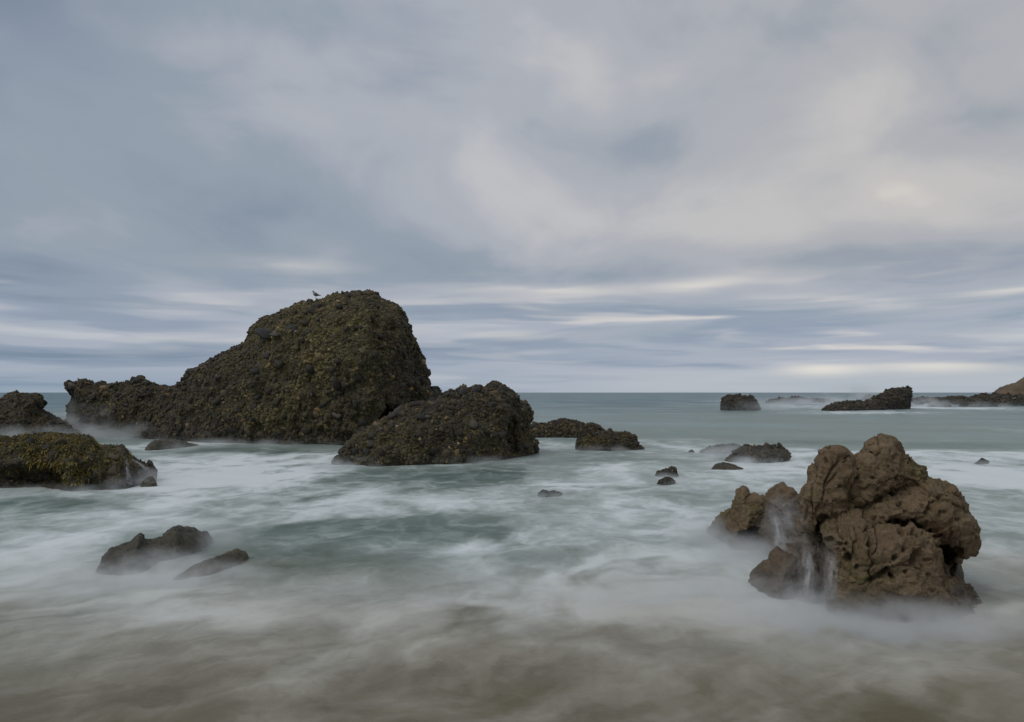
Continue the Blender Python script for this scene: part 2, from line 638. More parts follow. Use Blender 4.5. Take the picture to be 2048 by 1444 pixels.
def mat_brown():
    m, T, b = principled('pitted_sandstone', 0.9)
    tc = T.add('ShaderNodeTexCoord')
    p = tc.outputs['Object']
    n1 = T.noise(p, 2.2, 5, 0.6)
    n2 = T.noise(p, 16, 5, 0.65)
    n3 = T.noise(p, 90, 3, 0.7)
    col = T.mix(T.smooth(n1, 0.35, 0.65), (0.145, 0.100, 0.058), (0.205, 0.150, 0.092))
    col = T.mix(T.math('MULTIPLY', T.smooth(n2, 0.45, 0.75), 0.7), col, (0.066, 0.046, 0.027))
    col = T.mix(T.math('MULTIPLY', T.smooth(n3, 0.5, 0.8), 0.45), col, (0.22, 0.175, 0.125))
    at = T.add('ShaderNodeAttribute', attribute_name='zone')
    sp = T.add('ShaderNodeSeparateColor')
    T.set(sp, 0, at.outputs['Color'])
    col = T.mix(T.math('MULTIPLY', sp.outputs[0], T.smooth(n2, 0.38, 0.62)), col, (0.075, 0.072, 0.022))      # olive algae
    orange = T.math('MULTIPLY', sp.outputs[2], T.smooth(T.noise(p, 30, 4, 0.6), 0.5, 0.62))
    col = T.mix(orange, col, (0.20, 0.085, 0.02))
    col = T.mix(T.math('MULTIPLY', sp.outputs[1], 0.70), col, (0.070, 0.064, 0.056))                         # wet grey foot
    T.set(b, 'Base Color', col)
    T.set(b, 'Roughness', T.math('SUBTRACT', 0.93, T.math('MULTIPLY', sp.outputs[1], 0.45)))
    b.inputs['Specular IOR Level'].default_value = 0.3
    pit = T.smooth(T.vor(T.vmath('ADD', p, T.vmath('SCALE', T.noise(p, 20, 2, col=True), scale=0.03)), 26), 0.10, 0.32)
    h = T.math('ADD', T.math('MULTIPLY', n2, 0.9), T.math('ADD', T.math('MULTIPLY', n3, 0.35), T.math('MULTIPLY', pit, 0.35)))
    bump(T, b, h, 1.0, 0.03)
    return m


def mat_slick():
    m, T, b = principled('wet_slick_rock', 0.5)
    tc = T.add('ShaderNodeTexCoord')
    p = tc.outputs['Object']
    n1 = T.noise(p, 1.6, 5, 0.6)
    n2 = T.noise(p, 12, 5, 0.65)
    col = T.mix(T.smooth(n1, 0.35, 0.65), (0.040, 0.036, 0.024), (0.066, 0.058, 0.036))
    col = T.mix(T.math('MULTIPLY', T.smooth(n2, 0.45, 0.72), 0.7), col, (0.026, 0.025, 0.018))
    fleck = T.smooth(T.vor(p, 34), 0.16, 0.10)
    col = T.mix(T.math('MULTIPLY', fleck, T.smooth(n1, 0.5, 0.6)), col, (0.20, 0.19, 0.15))
    at = T.add('ShaderNodeAttribute', attribute_name='zone')
    sp = T.add('ShaderNodeSeparateColor')
    T.set(sp, 0, at.outputs['Color'])
    col = T.mix(T.math('MULTIPLY', sp.outputs[0], T.smooth(n2, 0.35, 0.6)), col, (0.085, 0.070, 0.028))
    T.set(b, 'Base Color', col)
    b.inputs['Specular IOR Level'].default_value = 0.3
    bump(T, b, T.math('ADD', n2, T.math('MULTIPLY', T.noise(p, 60, 3, 0.7), 0.4)), 0.7, 0.03)
    return m


def mat_headland():
    m, T, b = principled('headland_earth', 0.9)
    tc = T.add('ShaderNodeTexCoord')
    p = tc.outputs['Object']
    n1 = T.noise(p, 0.16, 5, 0.6)
    n2 = T.noise(p, 1.0, 5, 0.65)
    col = T.mix(T.smooth(n1, 0.35, 0.65), (0.105, 0.074, 0.046), (0.165, 0.118, 0.076))
    col = T.mix(T.math('MULTIPLY', T.smooth(n2, 0.48, 0.72), 0.7), col, (0.07, 0.052, 0.034))
    T.set(b, 'Base Color', col)
    bump(T, b, n2, 0.8, 0.5)
    return m


def mat_weed():
    m, T, b = principled('rockweed_fronds', 0.55)
    at = T.add('ShaderNodeAttribute', attribute_name='tint')
    T.set(b, 'Base Color', at.outputs['Color'])
    b.inputs['Specular IOR Level'].default_value = 0.4
    return m


def mat_plain(name, c, rough=0.6):
    m, T, b = principled(name, rough)
    tc = T.add('ShaderNodeTexCoord')
    n = T.noise(tc.outputs['Object'], 30, 3)
    T.set(b, 'Base Color', T.mix(T.math('MULTIPLY', n, 0.35), c, tuple(v * 0.6 for v in c)))
    return m


M_CONG = mat_conglomerate('pebbly_conglomerate', 6.5, [(0.030, 0.027, 0.016), (0.066, 0.056, 0.024), (0.120, 0.100, 0.042)])
M_CONGF = mat_conglomerate('pebbly_conglomerate_fine', 8.0, [(0.024, 0.021, 0.014), (0.050, 0.041, 0.021), (0.095, 0.076, 0.036)])
M_RED = mat_conglomerate('reddish_reef_rock', 5.0, [(0.034, 0.023, 0.017), (0.052, 0.036, 0.024), (0.085, 0.055, 0.032)], 0.6)
M_GREY = mat_conglomerate('grey_reef_rock', 6.0, [(0.036, 0.034, 0.030), (0.052, 0.049, 0.042), (0.085, 0.080, 0.070)], 0.4)
M_FAR = mat_conglomerate('far_reef_rock', 1.6, [(0.030, 0.026, 0.021), (0.052, 0.042, 0.030), (0.085, 0.068, 0.045)], 0.6)
M_BROWN = mat_brown()
M_SLICK = mat_slick()
M_EARTH = mat_headland()
M_COBBLE = mat_stone_attr('cobble_stone', True)
M_PEBBLE = mat_stone_attr('pebble_stone', False)
M_WEED = mat_weed()

# ------------------------------------------------------------------ stone templates
import bmesh


def ico(sub):
    bm = bmesh.new()
    bmesh.ops.create_icosphere(bm, subdivisions=sub, radius=1.0)
    bm.verts.ensure_lookup_table()
    V = np.array([v.co[:] for v in bm.verts])
    Fc = np.array([[v.index for v in f.verts] for f in bm.faces])
    bm.free()
    return V, Fc


ICO1 = ico(2)
ICO0 = ico(1)


def stone(base, i):
    """a chipped, slightly flattened stone: noise plus a few broken facets"""
    rg = np.random.default_rng(100 + i)
    V = base.copy()
    V = V * (1 + 0.40 * perlin(V * 1.2 + 5.7 * i)[:, None] + 0.16 * perlin(V * 3.1 + 9.1 * i)[:, None])
    for _ in range(6):
        nrm = rg.normal(size=3)
        nrm /= np.linalg.norm(nrm)
        h = V @ nrm
        lim = rg.uniform(0.55, 0.8)
        V = V - nrm * np.maximum(h - lim, 0)[:, None] * 0.92
    return V * 1.15 * np.array([(1.0, 0.85, 0.62), (1.15, 0.8, 0.7), (0.95, 0.9, 0.8), (1.45, 0.75, 0.5)][i % 4])


STONES = [stone(ICO1[0], i) for i in range(10)]
STONES0 = [stone(ICO0[0], 40 + i) for i in range(10)]
STONE_MESH = [mesh_from('cobble', V, ICO1[1], M_COBBLE) for V in STONES]
PALETTE = np.array([(0.018, 0.018, 0.018), (0.026, 0.025, 0.022), (0.036, 0.033, 0.026), (0.052, 0.045, 0.026), (0.066, 0.055, 0.026),
                    (0.085, 0.075, 0.050), (0.11, 0.085, 0.036), (0.18, 0.125, 0.05), (0.26, 0.23, 0.17)])
COB_PAL = np.array([(0.018, 0.018, 0.018), (0.030, 0.028, 0.024), (0.048, 0.042, 0.026), (0.068, 0.060, 0.040), (0.11, 0.085, 0.045), (0.18, 0.15, 0.10)])
PALETTE = PALETTE * (1.18, 1.02, 0.78)
COB_PAL = COB_PAL * (1.12, 1.0, 0.82)
PAL_W = np.array([0.17, 0.18, 0.18, 0.17, 0.15, 0.09, 0.04, 0.012, 0.008])


def rand_rot(n, N, rng, tilt=0.35):
    """rotation matrices whose third axis is close to the normals"""
    Z = N + rng.normal(size=(n, 3)) * tilt
    Z /= np.linalg.norm(Z, axis=1, keepdims=True)
    A = rng.normal(size=(n, 3))
    X = np.cross(A, Z)
    X /= np.linalg.norm(X, axis=1, keepdims=True)
    Y = np.cross(Z, X)
    return np.stack([X, Y, Z], 2)


def sample_surface(P, Q, N, n, rng, fr, zlo=0.0, want=None):
    A = np.linalg.norm(np.cross(P[Q[:, 2]] - P[Q[:, 0]], P[Q[:, 3]] - P[Q[:, 1]]), axis=1)
    C = P[Q].mean(1)
    FN = N[Q].mean(1)
    camL = fr.loc(np.array([[0, 0, CAMH]]))[0]
    view = camL - C
    view /= np.linalg.norm(view, axis=1, keepdims=True)
    face = (FN * view).sum(1)
    w = A * (C[:, 2] > zlo) * np.where(face > -0.15, 1.0, 0.12)
    if want is not None:
        w = w * want(C)
    f = rng.choice(len(Q), size=n, p=w / w.sum())
    uv = rng.random((n, 2))
    q = P[Q[f]]
    pt = (q[:, 0] * ((1 - uv[:, :1]) * (1 - uv[:, 1:])) + q[:, 1] * (uv[:, :1] * (1 - uv[:, 1:]))
          + q[:, 2] * (uv[:, :1] * uv[:, 1:]) + q[:, 3] * ((1 - uv[:, :1]) * uv[:, 1:]))
    return pt, FN[f], face[f]


def add_stones(rock, P, Q, N, fr, seed, n_peb, rp, n_cob, rc, zlo=0.05, want=None, tint=None):
    rng = np.random.default_rng(seed)
    if n_peb:
        pt, nn, _ = sample_surface(P, Q, N, n_peb, rng, fr, zlo, want)
        r = rp[0] * (rp[1] / rp[0]) ** (rng.random(n_peb) ** 2.2)
        Rm = rand_rot(n_peb, nn, rng, 0.6)
        V = np.stack([STONES0[i] for i in rng.integers(0, 10, n_peb)])
        V = np.einsum('nij,nkj->nki', Rm, V) * r[:, None, None] + (pt + nn * (r * rng.uniform(-0.35, 0.25, n_peb))[:, None])[:, None, :]
        k = V.shape[1]
        Fc = (ICO0[1][None] + (np.arange(n_peb) * k)[:, None, None]).reshape(-1, 3)
        me = mesh_from('pebbles', V.reshape(-1, 3), Fc, M_PEBBLE, smooth=False)
        c = PALETTE[rng.choice(len(PALETTE), n_peb, p=PAL_W)] * rng.uniform(0.75, 1.3, (n_peb, 1))
        if tint is not None:
            c = tint(pt, c, rng)
        vattr(me, 'tint', np.repeat(c, k, axis=0))
        o = link('pebbles', me, rock)
        o['kind'] = 'stuff'
    if n_cob:
        pt, nn, fc = sample_surface(P, Q, N, n_cob * 4, rng, fr, zlo + rc[0], want)
        keep = []
        r = rc[0] * (rc[1] / rc[0]) ** (rng.random(len(pt)) ** 2.0)
        for i in np.argsort(-r):
            if fc[i] < 0.05:
                continue
            if all(((pt[i] - pt[j]) ** 2).sum() > ((r[i] + r[j]) * 0.9) ** 2 for j in keep):
                keep.append(i)
            if len(keep) >= n_cob:
                break
        Rm = rand_rot(len(pt), nn, rng, 0.3)
        for i in keep:
            o = bpy.data.objects.new('cobble', STONE_MESH[int(rng.integers(0, 10))])
            COL.objects.link(o)
            o.parent = rock
            o.color = (*(COB_PAL[rng.choice(6, p=(0.36, 0.30, 0.18, 0.11, 0.035, 0.015))] * rng.uniform(0.8, 1.25)), 1)
            M = Matrix(Rm[i].tolist()).to_4x4()
            o.matrix_local = Matrix.Translation(Vector(pt[i] + nn[i] * r[i] * float(rng.uniform(-0.45, 0.15)))) @ M @ Matrix.Diagonal((r[i], r[i], r[i], 1))


# ------------------------------------------------------------------ displacement styles
def disp_cong(P, N, s, seed, amp=1.0, cob=1.0):
    """s = size of the large lumps in metres"""
    o = seed * 13.7
    wgt = 0.40 + 0.60 * np.abs(N[:, 1])            # keep the outline, work the faces
    d = 0.34 * s * amp * fbm(P / (1.6 * s) + o, 4, 0.55) * wgt
    d += 0.16 * s * amp * (ridged(P * (1, 1, 0.6) / (0.60 * s) + o, 3) - 0.6) * wgt
    f1, _ = worley(P / (0.30 * s) + o)
    d += cob * 0.10 * s * (0.55 - f1)
    f2, _ = worley(P / (0.14 * s) + o + 3)
    d += cob * 0.055 * s * (0.55 - f2)
    return P + N * d[:, None]


def zone_attr(me, P, alg, wet, rust):
    vattr(me, 'zone', np.stack([alg, wet, rust], 1))


def cong_rock(name, label, outline, D, Tf, Tb, Rr, vox, seed, mat, lump=1.0, amp=1.0, cob=1.0, p=2.0, zb_=-0.6, stones=None, cat='rock',
              group=None, alg=0.5, wet_h=0.5, rust=0.25, carve=None, extra=None, k=0.0, want=None, tint=None, algf=None, post=None):
    pxs = [q[0] for q in outline]
    pc = 0.5 * (min(pxs) + max(pxs))
    Dm = D if np.isscalar(D) else float(np.interp(pc, [q[0] for q in D], [q[1] for q in D]))
    fr = Frame(pc, Dm)
    lobes = [lobe(fr, outline, D, Tf, Tb, Rr, p, False, zb_)]
    if extra:
        lobes += extra(fr)
    P, Q = mesh_lobes(lobes, vox, k, zb_, carve(fr) if carve else ())
    N = vnormals(P, Q)
    P = disp_cong(P, N, lump, seed, amp, cob)
    if post:
        P = post(P, N, fr)
    N = vnormals(P, Q)
    me = mesh_from(name, P, Q, mat)
    zt = P[:, 2]
    a = np.clip(alg * (0.55 + 0.9 * fbm(P / (2.2 * lump) + seed, 3)), 0, 1)
    if algf:
        a = algf(P, fr, a)
    wt = 1 - sstep(zt + 0.25 * wet_h * fbm(P / (0.8 * lump) + 4, 3), 0.35 * wet_h, 1.25 * wet_h)
    zone_attr(me, P, a, wt, np.full(len(P), rust))
    o = link(name, me, None, label, cat, group)
    fr.place(o)
    if stones:
        if tint is None and vox > 0.2:
            tint = tint_far
        add_stones(o, P, Q, N, fr, seed, *stones, want=want, tint=tint)
    return o, P, Q, N, fr


def named_cobble(rk, px, py, rpx, col, flat=1.0, kind=None):
    """one conspicuous cobble sitting on a rock's visible face: photo point and radius in photo pixels"""
    o, P, Q, N, fr = rk
    x, y = fr.project(P)
    near = (np.hypot(x - px, y - py) < max(4, rpx * 0.6)) & (N[:, 1] < 0.3)
    if not near.any():
        near = np.hypot(x - px, y - py) < 14
    if not near.any():
        return
    idx = np.where(near)[0]
    i = idx[np.argmin(P[idx, 1])]
    W = fr.world(P[i:i + 1])[0]
    r = rpx * W[1] / FPX
    c = bpy.data.objects.new('cobble', STONE_MESH[int(kind if kind is not None else (px + py) % 10)])
    COL.objects.link(c)
    c.parent = o
    c.color = (*col, 1)
    rg = np.random.default_rng(int(px * 7 + py))
    M = Matrix(rand_rot(1, np.array([[0, -0.6, 0.8]]), rg, 0.25)[0].tolist()).to_4x4()
    c.matrix_local = Matrix.Translation(Vector(P[i] + N[i] * r * 0.1)) @ M @ Matrix.Diagonal((r, r, r * flat, 1))


def tint_far(pt, c, rng):
    return 0.30 * c + 0.70 * np.array([0.040, 0.034, 0.026]) * rng.uniform(0.7, 1.3, (len(c), 1))

# ================================================================== THE SETTING
# ------------------------------------------------------------------ sea
FOAM = [  # photo point, spread in photo pixels, amount: where white water lies on the surface
    (470, 925, 190, 22, 0.95), (350, 890, 110, 12, 0.75), (420, 962, 130, 26, 0.85), (560, 950, 110, 20, 0.7), (330, 1010, 110, 22, 0.35),
    (110, 1085, 120, 50, 0.62), (60, 1160, 120, 50, 0.45), (370, 1195, 110, 30, 0.62), (250, 1150, 60, 30, 0.35), (430, 1245, 120, 40, 0.35),
    (700, 1000, 140, 26, 0.42), (900, 1010, 120, 16, 0.42), (780, 970, 60, 14, 0.40), (560, 1030, 120, 20, 0.38),
    (1140, 968, 130, 14, 0.70), (1100, 890, 60, 10, 0.75), (1230, 935, 70, 18, 0.50), (1330, 885, 130, 10, 0.50), (1420, 905, 150, 12, 0.70),
    (1300, 1005, 180, 18, 0.35), (1330, 1040, 120, 25, 0.50), (980, 1080, 80, 18, 0.50), (960, 1130, 160, 25, 0.28), (1050, 1065, 60, 14, 0.4),
    (1620, 905, 120, 12, 0.70), (1950, 912, 190, 13, 0.95), (1900, 945, 180, 22, 0.85), (2060, 960, 120, 30, 0.7), (1600, 940, 130, 20, 0.6),
    (1480, 960, 100, 20, 0.35), (1440, 1150, 130, 50, 0.75), (1530, 1225, 190, 32, 0.95), (1400, 1240, 160, 36, 0.60), (1290, 1130, 110, 45, 0.60),
    (1330, 1190, 140, 40, 0.45), (1130, 1160, 110, 36, 0.42), (900, 1200, 150, 40, 0.35), (1000, 1240, 200, 40, 0.28), (740, 1260, 180, 50, 0.26),
    (1700, 1265, 220, 26, 0.60), (1960, 1235, 100, 14, 0.65), (2000, 1100, 70, 30, 0.30), (1990, 1030, 90, 24, 0.25),
    (1580, 812, 120, 5, 0.95), (1720, 824, 160, 3, 0.9), (1850, 815, 70, 5, 0.95), (1960, 816, 120, 2.5, 0.85), (1500, 803, 60, 4, 0.6),
    (1620, 798, 80, 2.5, 0.8), (120, 830, 50, 16, 0.35), (1240, 872, 80, 6, 0.3), (1760, 885, 200, 4, 0.28), (2020, 858, 60, 5, 0.45),
    (620, 1330, 300, 40, 0.16), (1300, 1330, 300, 30, 0.20), (1800, 1340, 260, 25, 0.18), (200, 1330, 200, 40, 0.12),
]
DEEP = [  # calmer, darker green water
    (860, 955, 190, 20, 0.95), (1000, 950, 90, 14, 0.6), (690, 1045, 110, 26, 0.9), (880, 1050, 110, 22, 0.95), (1010, 1062, 70, 18, 0.6), (640, 995, 60, 12, 0.7),
    (490, 1075, 90, 28, 0.8), (560, 1120, 90, 28, 0.75), (150, 1008, 150, 14, 0.8), (40, 1000, 80, 10, 0.6), (1300, 870, 200, 8, 0.35),
    (1650, 885, 200, 5, 0.5), (1900, 893, 150, 4, 0.5), (1020, 1120, 90, 20, 0.6), (700, 1120, 160, 30, 0.5), (560, 905, 50, 5, 0.8), (460, 900, 70, 5, 0.6),
    (1180, 920, 100, 10, 0.5), (1390, 1000, 90, 16, 0.35), (1190, 1110, 60, 16, 0.3), (330, 1110, 90, 30, 0.4),
]


def field(X, Y, items):
    s = np.zeros_like(X)
    for px, py, sx, sy, a in items:
        c = onwater(px, py)
        wx = sx * c[1] / FPX
        wy = sy * c[1] ** 2 / (FPX * CAMH)
        s = s + a * np.exp(-(((X - c[0]) / wx) ** 2 + ((Y - c[1]) / wy) ** 2))
    return s


def build_sea():
    na, nr = 620, 430
    az = np.linspace(-R(72), R(72), na)
    r = np.concatenate([np.geomspace(3.2, 260, nr - 40), np.geomspace(270, 45000, 40)])
    A, RR = np.meshgrid(az, r, indexing='ij')
    X, Y = (RR * np.sin(A)).ravel(), (RR * np.cos(A)).ravel()
    n = len(X)
    P2 = np.stack([X, Y, np.zeros(n)], 1)
    near = np.clip(Y / 12, 0.6, 12)
    # smooth long-period swell plus soft hummocks
    Zs = 0.10 * perlin(np.stack([X / 26, Y / 7.0, np.zeros(n) + 3.3], 1)) * sstep(Y, 14, 32)
    Zs += 0.22 * perlin(np.stack([X / 70, Y / 18.0, np.zeros(n) + 9.3], 1)) * sstep(Y, 30, 70)
    Zs += 0.05 * fbm(np.stack([X / 1.9, Y / 1.4, np.zeros(n)], 1), 3) * (1 - sstep(Y, 18, 60))
    Zs = Zs * (1 - sstep(RR.ravel(), 600, 2000))
    # a low swell front washing in behind the reef
    Zs += 0.16 * np.exp(-((Y - 38.5 - 1.2 * np.sin(X / 7)) / 1.6) ** 2) * sstep(X, 5, 11)
    # domain-warped veils
    w1 = fbm(np.stack([X / 3.4, Y / 3.4, np.zeros(n) + 1], 1), 4)
    w2 = fbm(np.stack([X / 3.4, Y / 3.4, np.zeros(n) + 21], 1), 4)
    q = np.stack([X + 1.5 * w1, Y + 2.4 * w2, np.zeros(n)], 1)
    F = field(X + 0.9 * w1, Y + 1.1 * w2, FOAM)
    Dp = field(X + 0.7 * w1, Y + 0.9 * w2, DEEP)
    veil = fbm(q * (0.60, 0.50, 1) + 40, 5, 0.58)
    lace = ridged(q * (0.5, 0.42, 1) + 80, 4, 0.5)
    foam = F * (0.80 + 0.75 * veil) + 0.10 * veil + 0.10 * np.clip(lace - 0.55, 0, 1) - 0.42 * Dp
    far = sstep(Y, 34, 60)
    streak = fbm(np.stack([X / 16, Y / 4.2, np.zeros(n)], 1), 4)
    foam = foam * (1 - 0.25 * far) + far * np.clip(0.12 * streak, -0.05, 0.14)
    base = 0.20 * sstep(Y, 5.0, 9.5) * (1 - far) * (1 - sstep(Y, 22, 34)) + 0.10 * (1 - sstep(Y, 9, 13)) * sstep(Y, 6.3, 8.5)
    foam = np.clip(foam + base, 0, 1)
    sand = 1 - sstep(Y + 1.3 * w2 + 0.5 * veil, 6.4, 14.0)
    sand = np.maximum(sand, 0.75 * np.exp(-(((X - 8.6) / 2.0) ** 2 + ((Y - 10.5) / 2.6) ** 2)))
    Q = (np.arange(na * nr).reshape(na, nr))
    quads = np.stack([Q[:-1, :-1].ravel(), Q[1:, :-1].ravel(), Q[1:, 1:].ravel(), Q[:-1, 1:].ravel()], 1)
    m, T, b = principled('sea_water', 0.38)
    at = T.add('ShaderNodeAttribute', attribute_name='sea')
    sp = T.add('ShaderNodeSeparateColor')
    T.set(sp, 0, at.outputs['Color'])
    geo = T.add('ShaderNodeNewGeometry')
    p = geo.outputs['Position']
    spx = T.add('ShaderNodeSeparateXYZ')
    T.set(spx, 0, p)
    wob = T.vmath('SUBTRACT', T.noise(p, 0.45, 5, 0.6, col=True), (0.5, 0.5, 0.5))
    wp = T.vmath('ADD', p, T.vmath('MULTIPLY', wob, (2.0, 3.2, 0)))
    wisp = T.noise(T.scalev(wp, (0.75, 0.62, 1)), 1.0, 8, 0.60)
    fine = T.noise(T.scalev(wp, (1.5, 1.5, 1)), 2.2, 6, 0.62)
    lacen = T.noise(T.scalev(wp, (0.9, 0.75, 1)), 0.85, 5, 0.55)
    lace = T.math('POWER', T.math('SUBTRACT', 1.0, T.math('MINIMUM', T.math('MULTIPLY', T.math('ABSOLUTE', T.math('SUBTRACT', lacen, 0.5)), 7.0), 1.0)), 2.0)
    fw = T.math('ADD', sp.outputs[0], T.math('ADD', T.math('MULTIPLY', T.math('SUBTRACT', wisp, 0.5), 0.72), T.math('MULTIPLY', T.math('SUBTRACT', fine, 0.5), 0.36)))
    midw = T.math('MULTIPLY', T.smooth(spx.outputs[1], 10, 14), T.smooth(spx.outputs[1], 40, 25))
    fw = T.math('ADD', fw, T.math('MULTIPLY', T.math('MULTIPLY', lace, midw), 0.22))
    # long sweeping swash lines in the shallows
    rotn = T.add('ShaderNodeVectorRotate', rotation_type='Z_AXIS')
    T.set(rotn, 'Vector', T.vmath('ADD', p, T.vmath('MULTIPLY', wob, (1.2, 1.6, 0))))
    rotn.inputs['Angle'].default_value = R(-32)
    swash = T.noise(T.scalev(rotn.outputs[0], (0.22, 1.7, 1)), 1.3, 5, 0.55)
    fw = T.math('ADD', fw, T.math('MULTIPLY', T.math('MULTIPLY', T.math('SUBTRACT', swash, 0.48), T.smooth(spx.outputs[1], 11.5, 8.5)), 0.75))
    foamf = T.smooth(fw, -0.12, 1.05)
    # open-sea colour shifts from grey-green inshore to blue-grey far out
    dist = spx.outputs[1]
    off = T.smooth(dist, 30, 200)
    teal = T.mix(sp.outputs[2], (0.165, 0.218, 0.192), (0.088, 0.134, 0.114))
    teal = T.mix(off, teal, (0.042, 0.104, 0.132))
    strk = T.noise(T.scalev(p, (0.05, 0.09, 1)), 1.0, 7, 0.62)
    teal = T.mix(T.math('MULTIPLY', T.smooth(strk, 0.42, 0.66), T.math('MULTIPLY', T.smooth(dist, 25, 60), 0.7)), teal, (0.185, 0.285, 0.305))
    sandc = T.mix(T.smooth(wisp, 0.35, 0.65), (0.128, 0.112, 0.072), (0.176, 0.156, 0.108))
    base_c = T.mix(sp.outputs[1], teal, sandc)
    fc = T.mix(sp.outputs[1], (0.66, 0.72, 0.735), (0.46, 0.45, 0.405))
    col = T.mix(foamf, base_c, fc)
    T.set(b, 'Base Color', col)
    T.set(b, 'Roughness', T.math('ADD', 0.36, T.math('MULTIPLY', foamf, 0.5)))
    b.inputs['IOR'].default_value = 1.33
    b.inputs['Specular IOR Level'].default_value = 0.22
    rip = T.noise(T.scalev(p, (0.35, 1.0, 1)), 1.6, 5, 0.55)
    bump(T, b, T.math('ADD', T.math('MULTIPLY', rip, 0.8), T.math('MULTIPLY', wisp, 0.7)), 0.45, 0.12)
    me = mesh_from('sea', np.stack([X, Y, Zs], 1), quads, m)
    vattr(me, 'sea', np.stack([foam, sand, np.clip(Dp, 0, 1)], 1))
    link('sea', me, None, 'grey green sea streaked with white water', 'sea', kind='structure')
    # sandy beach the viewer stands on
    bx = np.linspace(-70, 70, 60)
    by = np.linspace(-60, 5.2, 60)
    BX, BY = np.meshgrid(bx, by, indexing='ij')
    bz = np.where(BY > -8, 1.15 * (5.0 - BY) / 13 - 0.1, 1.05 + (-8 - BY) * 0.02)
    bz = bz + 0.04 * perlin(np.stack([BX.ravel() / 3, BY.ravel() / 3, BX.ravel() * 0], 1)).reshape(bz.shape) * (BY < 2)
    i = np.arange(3600).reshape(60, 60)
    quads = np.stack([i[:-1, :-1].ravel(), i[1:, :-1].ravel(), i[1:, 1:].ravel(), i[:-1, 1:].ravel()], 1)
    m2, T2, b2 = principled('wet_sand', 0.6)
    tc = T2.add('ShaderNodeTexCoord')
    g = T2.noise(tc.outputs['Object'], 3, 6, 0.65)
    T2.set(b2, 'Base Color', T2.mix(g, (0.17, 0.14, 0.095), (0.25, 0.21, 0.15)))
    bump(T2, b2, T2.noise(tc.outputs['Object'], 40, 4), 0.4, 0.01)
    link('beach', mesh_from('beach', np.stack([BX.ravel(), BY.ravel(), bz.ravel()], 1), quads, m2), None, 'wet sandy beach sloping into the sea', 'beach', kind='structure')


build_sea()

# ================================================================== ROCKS
# ------------------------------------------------------------------ the great domed rock with its low left arm
OUT_BIG = z1([(95, 720), (92, 640), (118, 610), (112, 580), (85, 548), (82, 527), (105, 520), (130, 530), (180, 517), (225, 525), (255, 522),
              (265, 522), (300, 537), (390, 524), (425, 508), (455, 494), (475, 508), (500, 517), (545, 552), (570, 548), (630, 547), (680, 527),
              (710, 478), (770, 443), (830, 408), (900, 381), (950, 353), (985, 338), (1025, 293), (1030, 263), (1075, 220), (1140, 190), (1195, 155),
              (1240, 135), (1290, 122), (1340, 112), (1400, 104), (1440, 92), (1500, 78), (1560, 66), (1600, 64), (1650, 77), (1670, 104), (1720, 122),
              (1760, 149), (1798, 185), (1826, 233), (1855, 292), (1883, 362), (1908, 412), (1922, 462), (1940, 500), (1950, 545), (1985, 553), (1998, 590), (2000, 700)])


def big_carve(fr):
    c = fr.px(z1([(1720, 672)]), 39.0)[0]
    return [(c[0], c[1], c[2] - 0.3, 0.9, 1.3, 0.8)]


def big_face(px, py):
    """how much yellow-olive film and painted-in light a spot carries: the broad upper front face and patches low down"""
    return np.clip(np.exp(-(((px - 640) / 120) ** 2 + ((py - 680) / 115) ** 2)) + 0.45 * np.exp(-(((px - 560) / 120) ** 2 + ((py - 820) / 45) ** 2)), 0, 1)


def big_alg(P, fr, a):
    px, py = fr.project(P)
    return np.clip(a * 0.45 + 1.2 * big_face(px, py) * (0.65 + 0.9 * fbm(P / 1.6, 4)), 0, 1)


def big_tint(pt, c, rng):
    px, py = FR_BIG.project(pt)
    pat = np.clip(0.5 + 1.1 * fbm(pt / 1.4 + 12, 4), 0, 1)
    g = (big_face(px, py) * (0.35 + 0.75 * pat))[:, None]
    c = c * (0.40 + 0.85 * pat[:, None] + 0.6 * g)  # lit look of the front face put into the pebble colour
    m = 0.72 * g
    return c * (1 - m) + m * np.array([0.220, 0.178, 0.062]) * rng.uniform(0.55, 1.35, (len(c), 1))


def big_post(P, N, fr):
    """ribs and gullies on the steep right shoulder"""
    px, py = fr.project(P)
    w = sstep(px, 700, 760) * sstep(py, 610, 690)
    rib = np.abs(perlin(P * (0.75, 0.75, 0.16) + 60 + 0.25 * fbm(P / 1.5, 2)[:, None]))
    d = -0.85 * np.clip(0.26 - rib, 0, 1) * w
    d += -0.35 * np.clip(0.2 - np.abs(perlin(P * (0.35, 0.35, 0.30) + 33)), 0, 1) * (1 - w)
    return P + N * d[:, None]


FR_BIG = Frame(0.5 * (min(q[0] for q in OUT_BIG) + max(q[0] for q in OUT_BIG)), float(np.interp(507, [300, 480], [47, 44])))
big = cong_rock('domed_rock', 'tallest dark pebbly domed rock with a gull on top and a low arm', OUT_BIG,
                [(100, 48.0), (300, 47.0), (420, 44.5), (900, 44.0)], [(120, 2.2), (320, 3.6), (430, 6.6), (700, 7.4), (780, 6.0), (890, 3.2)], 6.0, 6.5,
                0.10, 3, M_CONG, lump=1.6, amp=0.85, cob=1.0, zb_=-0.8, stones=(26000, (0.04, 0.15), 300, (0.13, 0.30), 0.1),
                alg=0.45, wet_h=1.0, rust=0.3, carve=big_carve, algf=big_alg, tint=big_tint, post=big_post)

